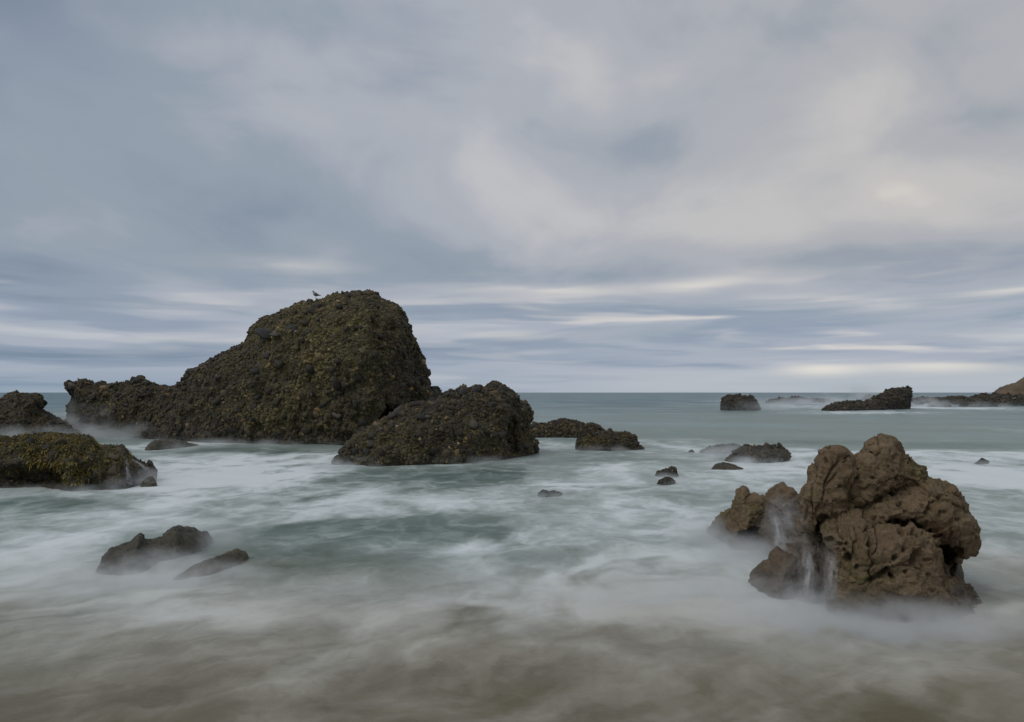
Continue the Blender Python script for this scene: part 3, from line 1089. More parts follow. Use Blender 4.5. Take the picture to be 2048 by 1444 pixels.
# ------------------------------------------------------------------ the lower cobbled rock in front of it
OUT_SEC = z2([(158, 498), (175, 462), (215, 405), (260, 355), (330, 304), (370, 280), (440, 250), (500, 212), (560, 184), (640, 168), (700, 154),
              (745, 138), (752, 118), (775, 113), (792, 126), (812, 98), (840, 92), (870, 108), (890, 88), (920, 85), (937, 98), (985, 74), (1000, 70),
              (1030, 82), (1060, 92), (1095, 110), (1112, 124), (1122, 156), (1155, 162), (1163, 188), (1176, 216), (1184, 246), (1165, 272), (1150, 300),
              (1185, 340), (1206, 390), (1216, 425)])


def sec_carve(fr):
    c = fr.px(z2([(1105, 330)]), 30.2)[0]
    return [(c[0], c[1], c[2], 0.55, 1.2, 1.0)]


def sec_tint(pt, c, rng):
    g = (np.clip(0.45 + 1.0 * fbm(pt / 0.9 + 5, 3), 0, 1) * (1 - sstep(pt[:, 2], 0.9, 2.2)))[:, None]
    c = c * rng.uniform(0.6, 1.5, (len(c), 1))
    return c * (1 - 0.5 * g) + 0.5 * g * np.array([0.150, 0.120, 0.040]) * rng.uniform(0.4, 1.3, (len(c), 1))


sec = cong_rock('cobbled_rock', 'dark cobble-studded rock sloping down to the water before the domed rock', OUT_SEC,
                [(660, 27.6), (800, 30.0), (980, 32.6), (1075, 32.9)], [(660, 0.9), (760, 2.6), (900, 3.6), (1000, 3.2), (1075, 1.3)], 3.2, 2.6,
                0.065, 8, M_CONGF, lump=1.0, amp=0.75, cob=1.0, zb_=-0.6, stones=(15000, (0.025, 0.10), 280, (0.09, 0.22), 0.05),
                alg=0.8, wet_h=0.55, rust=0.35, carve=sec_carve, tint=sec_tint)
DARK, OCHRE, PALE, TAN = (0.022, 0.022, 0.022), (0.17, 0.105, 0.04), (0.20, 0.19, 0.155), (0.085, 0.075, 0.058)
for a, b, r, c in ((765, 122, 17, DARK), (835, 104, 24, DARK), (908, 95, 24, DARK), (995, 78, 17, DARK), (985, 168, 26, DARK), (890, 268, 28, TAN), (620, 226, 25, DARK), (510, 216, 18, DARK),
                   (1150, 168, 13, DARK), (872, 222, 15, DARK), (1030, 92, 14, DARK), (660, 240, 16, TAN), (800, 130, 14, DARK), (948, 110, 14, DARK), (470, 262, 12, TAN), (730, 300, 14, TAN)):
    named_cobble(sec, 600 + a / 2.56, 740 + b / 2.56, r / 2.56, c)
for a, b, r, c, fl in ((1142, 273, 26, TAN, 0.5), (1255, 261, 11, PALE, 1), (1090, 252, 55, DARK, 0.6), (1105, 381, 22, DARK, 1), (1045, 462, 32, DARK, 1), (1000, 597, 13, OCHRE, 1),
                       (1370, 662, 20, OCHRE, 1), (1270, 606, 13, OCHRE, 0.8), (1465, 697, 28, TAN, 1), (1480, 132, 18, DARK, 1), (1380, 122, 15, DARK, 1), (270, 544, 20, OCHRE, 1), (106, 538, 24, TAN, 1),
                       (455, 503, 17, DARK, 1), (490, 523, 18, DARK, 1), (430, 515, 14, DARK, 1), (345, 582, 18, DARK, 1), (1230, 230, 30, DARK, 0.7), (1325, 410, 16, OCHRE, 0.7), (1760, 500, 14, OCHRE, 1),
                       (1540, 68, 20, DARK, 0.5), (860, 500, 20, DARK, 1), (1975, 570, 22, DARK, 1), (470, 607, 9, OCHRE, 1), (490, 770, 22, TAN, 1), (1060, 590, 18, DARK, 1)):
    named_cobble(big, 100 + a / 2.56, 560 + b / 2.56, r / 2.56, c, fl)

# ------------------------------------------------------------------ rocks at the left edge
OUT_UL = z4([(-330, 300), (-300, 190), (-180, 165), (-60, 180), (0, 195), (20, 172), (60, 158), (100, 145), (130, 158), (180, 152), (225, 152), (258, 167), (270, 200),
             (262, 245), (262, 262), (300, 268), (322, 288), (380, 312), (430, 347), (462, 382), (500, 388), (508, 430)])
ul = cong_rock('pebbly_rock', 'dark pebbly rock with knobbly crest rising behind the seaweed covered rock', OUT_UL, 43.5, 3.0, 2.5, 2.6, 0.10, 12, M_CONG,
               lump=1.1, amp=0.6, zb_=-0.7, stones=(5000, (0.04, 0.14), 70, (0.12, 0.27), 0.1), alg=0.4, wet_h=0.7, rust=0.6)

OUT_MOSS = z4([(-420, 520), (-380, 450), (-200, 425), (0, 422), (70, 432), (150, 414), (250, 408), (300, 408), (400, 412), (480, 418), (555, 428),
               (590, 458), (620, 482), (690, 482), (745, 482), (770, 480), (790, 512), (840, 552), (900, 582), (922, 602), (932, 640), (938, 690)])


def moss_carve(fr):
    out = []
    for a, bb, rx, ry, rz, D in ((60, 690, 1.5, 1.5, 0.50, 20.0), (290, 700, 0.55, 1.3, 0.46, 20.0), (600, 640, 0.16, 0.4, 0.20, 20.4), (740, 660, 0.12, 0.3, 0.2, 20.6)):
        c = fr.px(z4([(a, bb)]), D)[0]
        out.append((c[0], c[1], c[2], rx, ry, rz))
    return out


def moss_extra(fr):
    # two buttresses under the lip
    return [lobe(fr, z4([(370, 790), (365, 640), (380, 560), (470, 545), (490, 640), (560, 660), (572, 790)]), 20.9, 0.62, 0.6, 0.35, 2.2, False, -0.5),
            lobe(fr, z4([(570, 790), (580, 690), (640, 640), (720, 650), (800, 690), (830, 770)]), 21.2, 0.5, 0.6, 0.3, 2.2, False, -0.5)]


moss = cong_rock('seaweed_rock', 'low dark rock topped with yellow-olive seaweed and undercut by a shadowed hollow', OUT_MOSS,
                 [(-140, 23.0), (180, 22.8), (310, 22.3)], [(-140, 2.6), (190, 2.6), (250, 1.6), (300, 0.6)], 1.8, 1.1, 0.035, 21, M_CONGF,
                 lump=0.55, amp=0.75, cob=0.8, p=2.6, zb_=-0.5, stones=(2200, (0.02, 0.07), 60, (0.06, 0.17), 0.05), alg=0.9, wet_h=0.45, rust=0.5,
                 carve=moss_carve, extra=moss_extra, k=0.06)


def seaweed(parent, P, Q, N, fr, n, seed, want, length, zlo=0.15):
    rng = np.random.default_rng(seed)
    pt, nn, _ = sample_surface(P, Q, N, n, rng, fr, zlo, want)
    nb = 6
    verts, faces, tint = [], [], []
    hue = fbm(pt / 0.35 + 7, 3)
    for i in range(n):
        t0 = np.array([(0.045, 0.042, 0.011), (0.115, 0.092, 0.016), (0.20, 0.135, 0.018)])
        h = np.clip(0.42 + 0.75 * hue[i] + rng.normal() * 0.18, 0, 1) * 2
        c = t0[int(min(h, 1.999))] * (1 - h % 1) + t0[min(int(h) + 1, 2)] * (h % 1) if h < 2 else t0[2]
        for b in range(nb):
            L = length * rng.uniform(0.5, 1.3)
            w = L * rng.uniform(0.10, 0.2)
            d = nn[i] * 0.9 + rng.normal(size=3) * 0.65
            d /= np.linalg.norm(d)
            s = np.cross(d, rng.normal(size=3))
            s /= np.linalg.norm(s)
            p0 = pt[i] + rng.normal(size=3) * length * 0.25
            k = len(verts)
            for j, (u, ww) in enumerate(((0, 0.5), (0.45, 1.0), (0.8, 0.85), (1.0, 0.25))):
                q = p0 + d * L * u + np.array([0, 0, -1.0]) * L * 0.75 * u * u
                verts += [q - s * w * ww, q + s * w * ww]
                tint += [c * (0.75 + 0.5 * u)] * 2
            for j in range(3):
                faces.append((k + 2 * j, k + 2 * j + 1, k + 2 * j + 3, k + 2 * j + 2))
    me = mesh_from('seaweed', np.array(verts), np.array(faces), M_WEED)
    vattr(me, 'tint', np.array(tint))
    o = link('seaweed', me, parent)
    o['kind'] = 'stuff'
    return o


def moss_want(C):
    fr = moss[4]
    px, py = fr.project(C)
    edge = 905 + 10 * perlin(np.stack([px / 22, px * 0, px * 0], 1))
    top = (py < edge + 8) * (px < 200) * 1.0
    drap = ((py < 930) & (px < 130) & (px > 55)) * 0.5
    hang = np.exp(-(((px - 150) / 22) ** 2 + ((py - 950) / 28) ** 2)) + 0.8 * np.exp(-(((px - 228) / 12) ** 2 + ((py - 950) / 14) ** 2)) \
        + 0.9 * np.exp(-(((px - 225) / 24) ** 2 + ((py - 912) / 14) ** 2)) + 0.5 * np.exp(-(((px - 195) / 20) ** 2 + ((py - 920) / 12) ** 2))
    pat = np.clip(0.55 + 1.1 * fbm(C / 0.5 + 3, 3), 0.05, 1.2)
    return np.clip(top + drap + hang, 0, 1.3) * pat + 0.01


seaweed(moss[0], *moss[1:4], moss[4], 5200, 5, moss_want, 0.10)

# ------------------------------------------------------------------ smaller conglomerate rocks out in the water
red = cong_rock('reddish_rock', 'low reddish brown rock just behind the end of the cobbled rock',
                z2([(1120, 340), (1150, 300), (1200, 274), (1250, 276), (1310, 259), (1345, 252), (1395, 256), (1440, 273), (1470, 279), (1490, 269), (1530, 279), (1555, 303), (1562, 340)]),
                44.8, 1.0, 1.2, 1.0, 0.07, 31, M_RED, lump=0.8, amp=0.6, zb_=-0.5, stones=(1500, (0.04, 0.12), 20, (0.12, 0.22), 0.05), alg=0.3, wet_h=0.4, rust=1.0)
olive = cong_rock('olive_rock', 'small rounded rock with yellow-green algae beside the reddish rock',
                  z2([(1408, 415), (1420, 378), (1428, 350), (1470, 344), (1520, 329), (1570, 314), (1590, 307), (1610, 322), (1655, 323), (1690, 329), (1712, 352), (1738, 386), (1762, 404)]),
                  35.2, 1.0, 1.0, 0.95, 0.055, 34, M_CONGF, lump=0.6, amp=0.6, zb_=-0.5, stones=(1500, (0.03, 0.10), 40, (0.09, 0.2), 0.05), alg=1.0, wet_h=0.3, rust=0.4)


def olive_want(C):
    px, py = olive[4].project(C)
    return np.exp(-(((px - 1185) / 26) ** 2 + ((py - 880) / 14) ** 2)) + 0.4 * np.exp(-(((px - 1245) / 10) ** 2 + ((py - 880) / 8) ** 2)) + 0.005


seaweed(olive[0], *olive[1:4], olive[4], 350, 6, olive_want, 0.10)
SMALL = dict(amp=0.7, zb_=-0.4, alg=0.3, rust=0.2)
twin1 = cong_rock('sea_stone', 'small dark jagged rock, the farther of a touching pair in shallow water',
                  z2([(1815, 560), (1825, 518), (1860, 508), (1885, 503), (1905, 496), (1922, 503), (1927, 527), (1942, 555)]),
                  23.7, 0.30, 0.3, 0.26, 0.022, 41, M_GREY, lump=0.28, wet_h=0.3, stones=(250, (0.012, 0.04), 0, (0, 0)), **SMALL)
twin2 = cong_rock('sea_stone', 'small dark jagged rock, the lower of a touching pair in shallow water',
                  z2([(1826, 595), (1840, 563), (1870, 548), (1900, 551), (1922, 573), (1928, 598)]),
                  21.9, 0.28, 0.3, 0.24, 0.022, 43, M_GREY, lump=0.26, wet_h=0.3, stones=(250, (0.012, 0.04), 0, (0, 0)), **SMALL)
lone = cong_rock('sea_stone', 'small flat dark rock alone in the green water before the cobbled rock',
                 z2([(1205, 652), (1225, 627), (1250, 615), (1275, 621), (1300, 618), (1330, 627), (1360, 652)]),
                 19.5, 0.3, 0.3, 0.18, 0.02, 45, M_GREY, lump=0.22, wet_h=0.3, **SMALL)
reefa = cong_rock('reef_slab', 'flat grey reef slab half veiled by foam behind the bumpy reef',
                  z5([(262, 512), (300, 488), (360, 468), (420, 463), (465, 464), (510, 478), (540, 512)]),
                  32.8, 0.9, 0.8, 0.6, 0.05, 47, M_GREY, lump=0.4, wet_h=0.3, stones=(300, (0.03, 0.08), 0, (0, 0)), **SMALL)
reefb = cong_rock('bumpy_reef', 'grey bumpy reef rock with knobbly stones washed by foam',
                  z5([(420, 545), (470, 505), (500, 480), (540, 470), (600, 480), (640, 464), (680, 473), (715, 478), (740, 492), (762, 518), (752, 560)]),
                  28.9, 0.9, 0.8, 0.65, 0.04, 49, M_GREY, lump=0.45, cob=1.6, wet_h=0.3, stones=(900, (0.03, 0.10), 50, (0.08, 0.16), 0.02), **SMALL)
reefc = cong_rock('reef_mound', 'smooth low dark mound lying before the bumpy grey reef',
                  z5([(325, 606), (360, 574), (400, 561), (440, 568), (500, 587), (525, 606)]),
                  25.9, 0.45, 0.5, 0.35, 0.03, 51, M_SLICK, lump=0.3, cob=0.2, wet_h=0.3, **SMALL)
reefd = cong_rock('sea_stone', 'tiny dark stone in the foam beside the flat reef slab',
                  z5([(205, 512), (215, 494), (230, 489), (242, 500), (250, 514)]),
                  33.2, 0.3, 0.3, 0.3, 0.03, 52, M_GREY, lump=0.25, wet_h=0.3, **SMALL)
rightst = cong_rock('sea_stone', 'small pointed grey rock in white foam beyond the brown pitted rock',
                    z5([(1765, 574), (1790, 558), (1815, 538), (1840, 547), (1853, 552), (1857, 580)]),
                    27.6, 0.3, 0.3, 0.28, 0.022, 53, M_GREY, lump=0.25, wet_h=0.2, **SMALL)
ml1 = cong_rock('sea_stone', 'small pointed stone at the tapered end of the seaweed rock',
                z4([(915, 625), (922, 582), (935, 562), (950, 575), (965, 598), (985, 625)]),
                22.6, 0.16, 0.2, 0.15, 0.018, 55, M_GREY, lump=0.16, wet_h=0.2, **SMALL)
ml2 = cong_rock('sea_stone', 'small rounded stone below the tapered end of the seaweed rock',
                z4([(880, 730), (900, 690), (930, 670), (960, 668), (982, 700), (988, 735)]),
                21.2, 0.2, 0.2, 0.18, 0.018, 57, M_SLICK, lump=0.18, cob=0.4, wet_h=0.2, **SMALL)
skirt = cong_rock('sunken_ledge', 'low wet ledge barely showing at the foot of the domed rock',
                  z1([(478, 890), (500, 850), (535, 822), (600, 812), (700, 828), (800, 850), (860, 880)]),
                  [(285, 33.6), (310, 34.6), (440, 38.2)], 1.0, 1.0, 0.8, 0.05, 59, M_SLICK, lump=0.5, cob=0.3, wet_h=0.5, **SMALL)

# ------------------------------------------------------------------ far reefs and headland
far1 = cong_rock('far_rock', 'small flat-topped dark rock far out near the horizon',
                 z5([(392, 262), (398, 238), (406, 210), (430, 199), (480, 196), (530, 203), (550, 199), (572, 218), (582, 237), (590, 250), (600, 266)]),
                 115, 4.0, 4, 2.2, 0.22, 61, M_FAR, lump=1.8, amp=0.6, zb_=-1.0, alg=0.2, wet_h=0.8, rust=0.5, stones=(500, (0.15, 0.4), 0, (0, 0)))
far2 = cong_rock('far_reef', 'thin low reef of broken rock lying right at the horizon',
                 z5([(640, 226), (690, 213), (730, 211), (770, 211), (800, 206), (850, 211), (900, 214), (930, 211), (960, 217), (1020, 228)]),
                 190, 6, 6, 2, 0.32, 63, M_FAR, lump=1.6, amp=0.8, zb_=-1.0, alg=0.2, wet_h=0.5, rust=0.4, stones=(400, (0.2, 0.5), 0, (0, 0)))
far3 = cong_rock('far_rock', 'dark far rock with a raised square head and a long low tail',
                 z5([(945, 279), (980, 258), (1020, 236), (1060, 235), (1130, 226), (1180, 228), (1230, 208), (1270, 190), (1300, 166), (1340, 156), (1390, 155), (1420, 154), (1428, 182), (1422, 220), (1420, 262)]),
                 [(1640, 109), (1730, 114), (1825, 122)], 4.5, 5, 3.5, 0.22, 65, M_FAR, lump=1.9, amp=0.55, zb_=-1.0, alg=0.25, wet_h=0.8, rust=0.5,
                 stones=(1200, (0.15, 0.42), 0, (0, 0)))
far4 = cong_rock('spray_rock', 'ragged rock in flying spray behind the far square-headed rock',
                 z5([(1140, 235), (1165, 205), (1185, 192), (1205, 190), (1222, 198), (1245, 192), (1270, 205), (1300, 235)]),
                 150, 3, 3, 1.8, 0.25, 67, M_FAR, lump=1.4, amp=0.9, zb_=-1.0, alg=0.2, wet_h=0.6, rust=0.3)
shelf = cong_rock('tidal_shelf', 'long flat tidal shelf of brown rock running out from the headland',
                  z5([(1420, 232), (1428, 212), (1500, 205), (1520, 212), (1600, 212), (1690, 203), (1750, 205), (1800, 195), (1830, 186), (1850, 195), (1900, 190), (2000, 195), (2200, 190), (2500, 200)]),
                  [(1820, 190), (1900, 170), (2048, 160), (2250, 150)], 9, 10, 3.0, 0.38, 69, M_FAR, lump=2.2, amp=0.6, zb_=-1.2, alg=0.3, wet_h=0.5, rust=0.9,
                  stones=(900, (0.2, 0.6), 0, (0, 0)))
for nm, lb, pts, D, sd_ in (
        ('shelf_boulder', 'low dark boulder lying apart before the tidal shelf', [(1515, 262), (1540, 243), (1580, 238), (1620, 240), (1645, 260)], 141, 71),
        ('shelf_boulder', 'broad dark boulder heap at the foot of the headland', [(1690, 258), (1730, 225), (1790, 205), (1840, 200), (1880, 210), (1905, 250)], 146, 73),
        ('shelf_boulder', 'dark boulder heap under the brown headland slope', [(1890, 250), (1930, 215), (1980, 200), (2050, 205), (2150, 200), (2250, 250)], 152, 75),
        ('shelf_boulder', 'tiny dark stone in white surf before the tidal shelf', [(1462, 246), (1470, 235), (1480, 236), (1490, 247)], 160, 77)):
    cong_rock(nm, lb, z5(pts), D, 3.0, 3.0, 2.0, 0.28, sd_, M_FAR, lump=1.5, amp=0.7, zb_=-1.0, alg=0.2, wet_h=0.6, rust=0.5,
              stones=(250, (0.18, 0.5), 0, (0, 0)))
head = cong_rock('headland', 'tan brown headland slope rising behind the tidal shelf', z5([(1845, 235), (1862, 197), (1890, 172), (1940, 147), (1990, 127), (2020, 121), (2040, 102), (2100, 78), (2200, 40), (2300, 10), (2500, -20), (2700, 60), (2750, 235)]),
                 190, 16, 20, 14, 0.6, 79, M_EARTH, lump=4.5, amp=0.5, cob=0.3, zb_=-1.5, alg=0, wet_h=0.6, rust=0, cat='headland')

# ------------------------------------------------------------------ slick rocks at the front left
hump = cong_rock('humped_rock', 'smooth wet olive rock with two humps veiled in foam',
                 z4([(560, 1345), (585, 1305), (620, 1250), (655, 1192), (690, 1140), (760, 1105), (800, 1080), (850, 1040), (880, 1023), (903, 1038), (912, 1066), (960, 1068), (1020, 1050),
                     (1045, 1015), (1090, 985), (1130, 985), (1160, 999), (1220, 999), (1260, 1018), (1290, 1014), (1325, 1048), (1350, 1095)]),
                 [(178, 10.9), (300, 11.9), (430, 13.3)], [(178, 0.35), (280, 0.95), (370, 0.7), (430, 0.3)], 0.6, 0.55, 0.02, 81, M_SLICK,
                 lump=0.42, amp=0.60, cob=0.75, p=1.7, zb_=-0.4, alg=0.15, wet_h=0.3, rust=0)
slab = cong_rock('tilted_slab', 'long smooth olive-brown slab of rock tilted beside the humped rock',
                 z4([(1040, 1375), (1065, 1342), (1110, 1300), (1190, 1255), (1220, 1230), (1330, 1190), (1420, 1147), (1490, 1131), (1540, 1150), (1562, 1195), (1570, 1260)]),
                 [(335, 10.5), (420, 11.2), (500, 12.0)], [(335, 0.2), (420, 0.45), (500, 0.4)], 0.5, 0.4, 0.02, 83, M_SLICK,
                 lump=0.36, amp=0.45, cob=0.65, p=1.8, zb_=-0.4, alg=0.9, wet_h=0.3, rust=0)

# ------------------------------------------------------------------ the brown pitted rock and its companions
def groove(P, fr, lines):
    """inward displacement from cracks: photo polylines on the front face, width in photo px, depth in metres"""
    px, py = fr.project(P)
    px = px + 1.6 * perlin(P * 9 + 3) + 0.9 * perlin(P * 25 + 8)
    py = py + 1.6 * perlin(P * 9 + 43) + 0.9 * perlin(P * 25 + 48)
    d = np.zeros(len(P))
    for pts, w, dep in lines:
        q = zb(pts)
        dd = poly_dist(px, py, [(a, b) for a, b in q], False)
        w = w * 0.72 / 4.8125
        d = np.maximum(d, dep * np.exp(-(dd / w) ** 4) * (0.75 + 0.5 * perlin(P * 6 + 11)))
    return d


CRACKS = [
    ([(690, 800), (740, 750), (780, 720), (850, 672), (930, 622), (1000, 565), (1080, 532), (1180, 517), (1250, 485), (1300, 492)], 17, 0.20),
    ([(920, 505), (1000, 470), (1080, 440), (1150, 452), (1250, 472), (1300, 512), (1380, 572), (1480, 650)], 9, 0.05),
    ([(880, 1000), (960, 952), (1000, 920), (1060, 908), (1130, 888), (1200, 902), (1260, 875), (1330, 910), (1400, 952), (1450, 1012), (1490, 1060)], 21, 0.24),
    ([(690, 330), (700, 400), (650, 480), (625, 600), (645, 740), (690, 810)], 15, 0.14),
    ([(670, 455), (720, 512), (770, 572)], 15, 0.18),
    ([(740, 440), (790, 382)], 9, 0.09),
    ([(850, 195), (890, 240), (930, 280), (972, 215), (950, 160), (938, 85)], 9, 0.08),
    ([(640, 270), (540, 292), (512, 350), (470, 430), (432, 500), (420, 620), (380, 740), (340, 830)], 13, 0.09),
    ([(350, 330), (352, 420), (312, 560), (300, 680), (320, 800), (330, 880)], 12, 0.08),
    ([(520, 420), (455, 520), (435, 590)], 8, 0.05),
    ([(600, 470), (600, 600), (610, 720), (590, 800)], 9, 0.05),
    ([(240, 520), (215, 640), (240, 760), (215, 880)], 12, 0.07),
    ([(430, 850), (395, 890), (370, 940)], 46, 0.26),
    ([(700, 770), (715, 800)], 30, 0.2),
    ([(735, 850), (762, 920), (800, 1000), (862, 1130), (832, 1200), (900, 1290), (842, 1350), (880, 1430)], 13, 0.10),
    ([(880, 1000), (930, 1100), (920, 1170), (860, 1230)], 10, 0.06),
    ([(560, 860), (545, 980), (600, 1060), (560, 1150), (600, 1250), (580, 1400)], 10, 0.05),
    ([(690, 860), (700, 960), (720, 1060), (690, 1150), (740, 1260)], 9, 0.05),
    ([(1040, 1345), (1010, 1370), (960, 1400), (880, 1440)], 42, 0.24),
    ([(1090, 1430), (1070, 1400)], 26, 0.18),
    ([(1300, 345), (1345, 450), (1480, 610), (1525, 655)], 8, 0.03),
    ([(1500, 650), (1600, 700), (1700, 770), (1790, 800)], 10, 0.05),
    ([(1540, 600), (1640, 590), (1720, 640)], 8, 0.04),
    ([(1440, 900), (1430, 960), (1480, 1040)], 12, 0.08),
    ([(1700, 950), (1730, 1080), (1740, 1140)], 9, 0.05),
    ([(1600, 850), (1650, 960), (1620, 1060)], 9, 0.04),
    ([(1000, 610), (1100, 570), (1220, 555), (1330, 570), (1440, 640)], 7, 0.03),
    ([(840, 830), (880, 760), (960, 690), (1040, 680), (1040, 750)], 7, 0.03),
    ([(1060, 1280), (1100, 1320), (1200, 1300), (1300, 1320)], 8, 0.04),
    ([(1180, 240), (1250, 330), (1340, 420), (1400, 445)], 7, 0.03),
]
PITS = [(455, 318, 12), (580, 322, 12), (535, 535, 12), (1143, 682, 17), (1213, 790, 19), (980, 850, 17), (905, 860, 17), (790, 870, 14), (1245, 592, 8),
        (1065, 597, 15), (1095, 460, 12), (1432, 760, 19), (1445, 702, 15), (1410, 802, 17), (1520, 800, 13), (1750, 780, 20), (550, 910, 12), (560, 970, 14),
        (570, 1100, 15), (640, 1100, 14), (615, 1160, 12), (650, 1232, 27), (735, 1315, 14), (1285, 978, 16), (1322, 1020, 17), (1370, 1010, 12), (1440, 1042, 14),
        (1160, 1000, 20), (1250, 1000, 12), (1188, 1150, 14), (1315, 1195, 26), (1290, 1252, 34), (1100, 1228, 18), (1335, 1155, 13), (1550, 970, 18),
        (1370, 1320, 12), (905, 142, 8), (1220, 330, 8), (1010, 355, 8), (500, 1050, 16), (800, 930, 14), (1460, 1120, 12), (1400, 1250, 12), (1680, 870, 12),
        (1300, 860, 9), (1530, 655, 16), (1600, 640, 10), (1480, 690, 10), (840, 1120, 16), (700, 1090, 10), (1220, 1370, 14), (1400, 1400, 14), (480, 230, 10)]


def brown_disp(P, N, fr, lump=1.0, cracks=None, pits=None, rnd_pits=1.0, seed=0):
    o = seed * 7.7
    d = 0.10 * lump * fbm(P / (0.75 * lump) + o, 4, 0.5)
    d += 0.035 * lump * (ridged(P * (1, 1, 0.7) / (0.30 * lump) + o, 3) - 0.5)
    d += 0.016 * fbm(P / 0.11 + o, 4, 0.62)
    st = P[:, 2] * 7.5 + P[:, 0] * 3.0 + 1.2 * fbm(P / 0.6 + o, 3)
    d += 0.010 * np.sign(np.sin(st)) * np.abs(np.sin(st)) ** 0.4 * sstep(perlin(P / 0.5 + o + 20), -0.1, 0.3)
    # ledges of the dipping beds: slow rise, sharp drop; steeper on the rock's left part
    wl = sstep(-P[:, 0], 0.28 * lump, 0.55 * lump)
    wob = 0.10 * fbm(P / 0.5 + o + 60, 3)
    bed = ((-0.49 * P[:, 0] + 0.87 * P[:, 2] + 0.25 * P[:, 1]) * (1 - wl) + (0.93 * P[:, 0] + 0.30 * P[:, 2]) * wl + wob) / (0.21 * lump)
    saw = bed - np.floor(bed)
    saw = np.where(saw < 0.86, saw / 0.86, (1 - saw) / 0.14)
    d += 0.045 * lump * (saw - 0.5) * sstep(perlin(P / 0.7 + o + 33), -0.35, 0.15)
    # broken blocks
    _, cb = worley(P / (0.36 * lump) + 0.2 * fbm(P / 0.3, 2)[:, None] + o + 14)
    d += 0.022 * lump * ((cb % 7) / 3.0 - 1.0)
    if cracks:
        d -= groove(P, fr, cracks)
    if pits:
        px, py = fr.project(P)
        px = px + 1.1 * perlin(P * 14 + 5)
        py = py + 1.1 * perlin(P * 14 + 25)
        h = np.zeros(len(P))
        for a, b, r in pits:
            (cx, cy), r = zb([(a, b)])[0], r * 1.5 / 4.8125
            rr = np.hypot(px - cx, (py - cy) * 0.9) / r
            h = np.maximum(h, r * 0.019 * np.clip(1.25 - rr ** 2, 0, 1) ** 0.5 * (rr < 1.12))
        d -= h
    fr_ = np.abs(perlin(P / 0.55 + o + 70 + 0.35 * fbm(P / 0.25, 2)[:, None]))
    d -= 0.035 * lump * sstep(fr_, 0.022, 0.0)
    f1, cid = worley(P / 0.10 + o)
    dens = sstep(perlin(P / 0.45 + o + 50), -0.2, 0.2)
    d -= rnd_pits * 0.045 * dens * sstep(f1, 0.34, 0.16) * (cid % 3 == 0)
    f2, cid2 = worley(P / 0.045 + o + 7)
    d -= rnd_pits * 0.016 * sstep(perlin(P / 0.3 + o + 90), -0.1, 0.3) * sstep(f2, 0.36, 0.18) * (cid2 % 2 == 0)
    return P + N * d[:, None]


def brown_rock(name, label, lobes, fr, vox, k, zmin, lump, cracks=None, pits=None, rnd=1.0, seed=0, zone=None, carve=(), wet_h=0.4):
    P, Q = mesh_lobes(lobes, vox, k, zmin, carve)
    P = smooth_mesh(P, Q, 1, 0.4)
    N = vnormals(P, Q)
    P = brown_disp(P, N, fr, lump, cracks, pits, rnd, seed)
    N = vnormals(P, Q)
    me = mesh_from(name, P, Q, M_BROWN)
    wet = 1 - sstep(P[:, 2] + 0.15 * fbm(P / 0.4 + 3, 3), 0.3 * wet_h, wet_h)
    al = np.clip(0.25 + 0.7 * fbm(P / 0.5 + seed, 3), 0, 0.6)
    rust = np.zeros(len(P))
    if zone:
        al, wet, rust = zone(P, N, al, wet, rust)
    zone_attr(me, P, al, wet, rust)
    o = link(name, me, None, label, 'rock')
    fr.place(o)
    return o, P, Q, N, fr


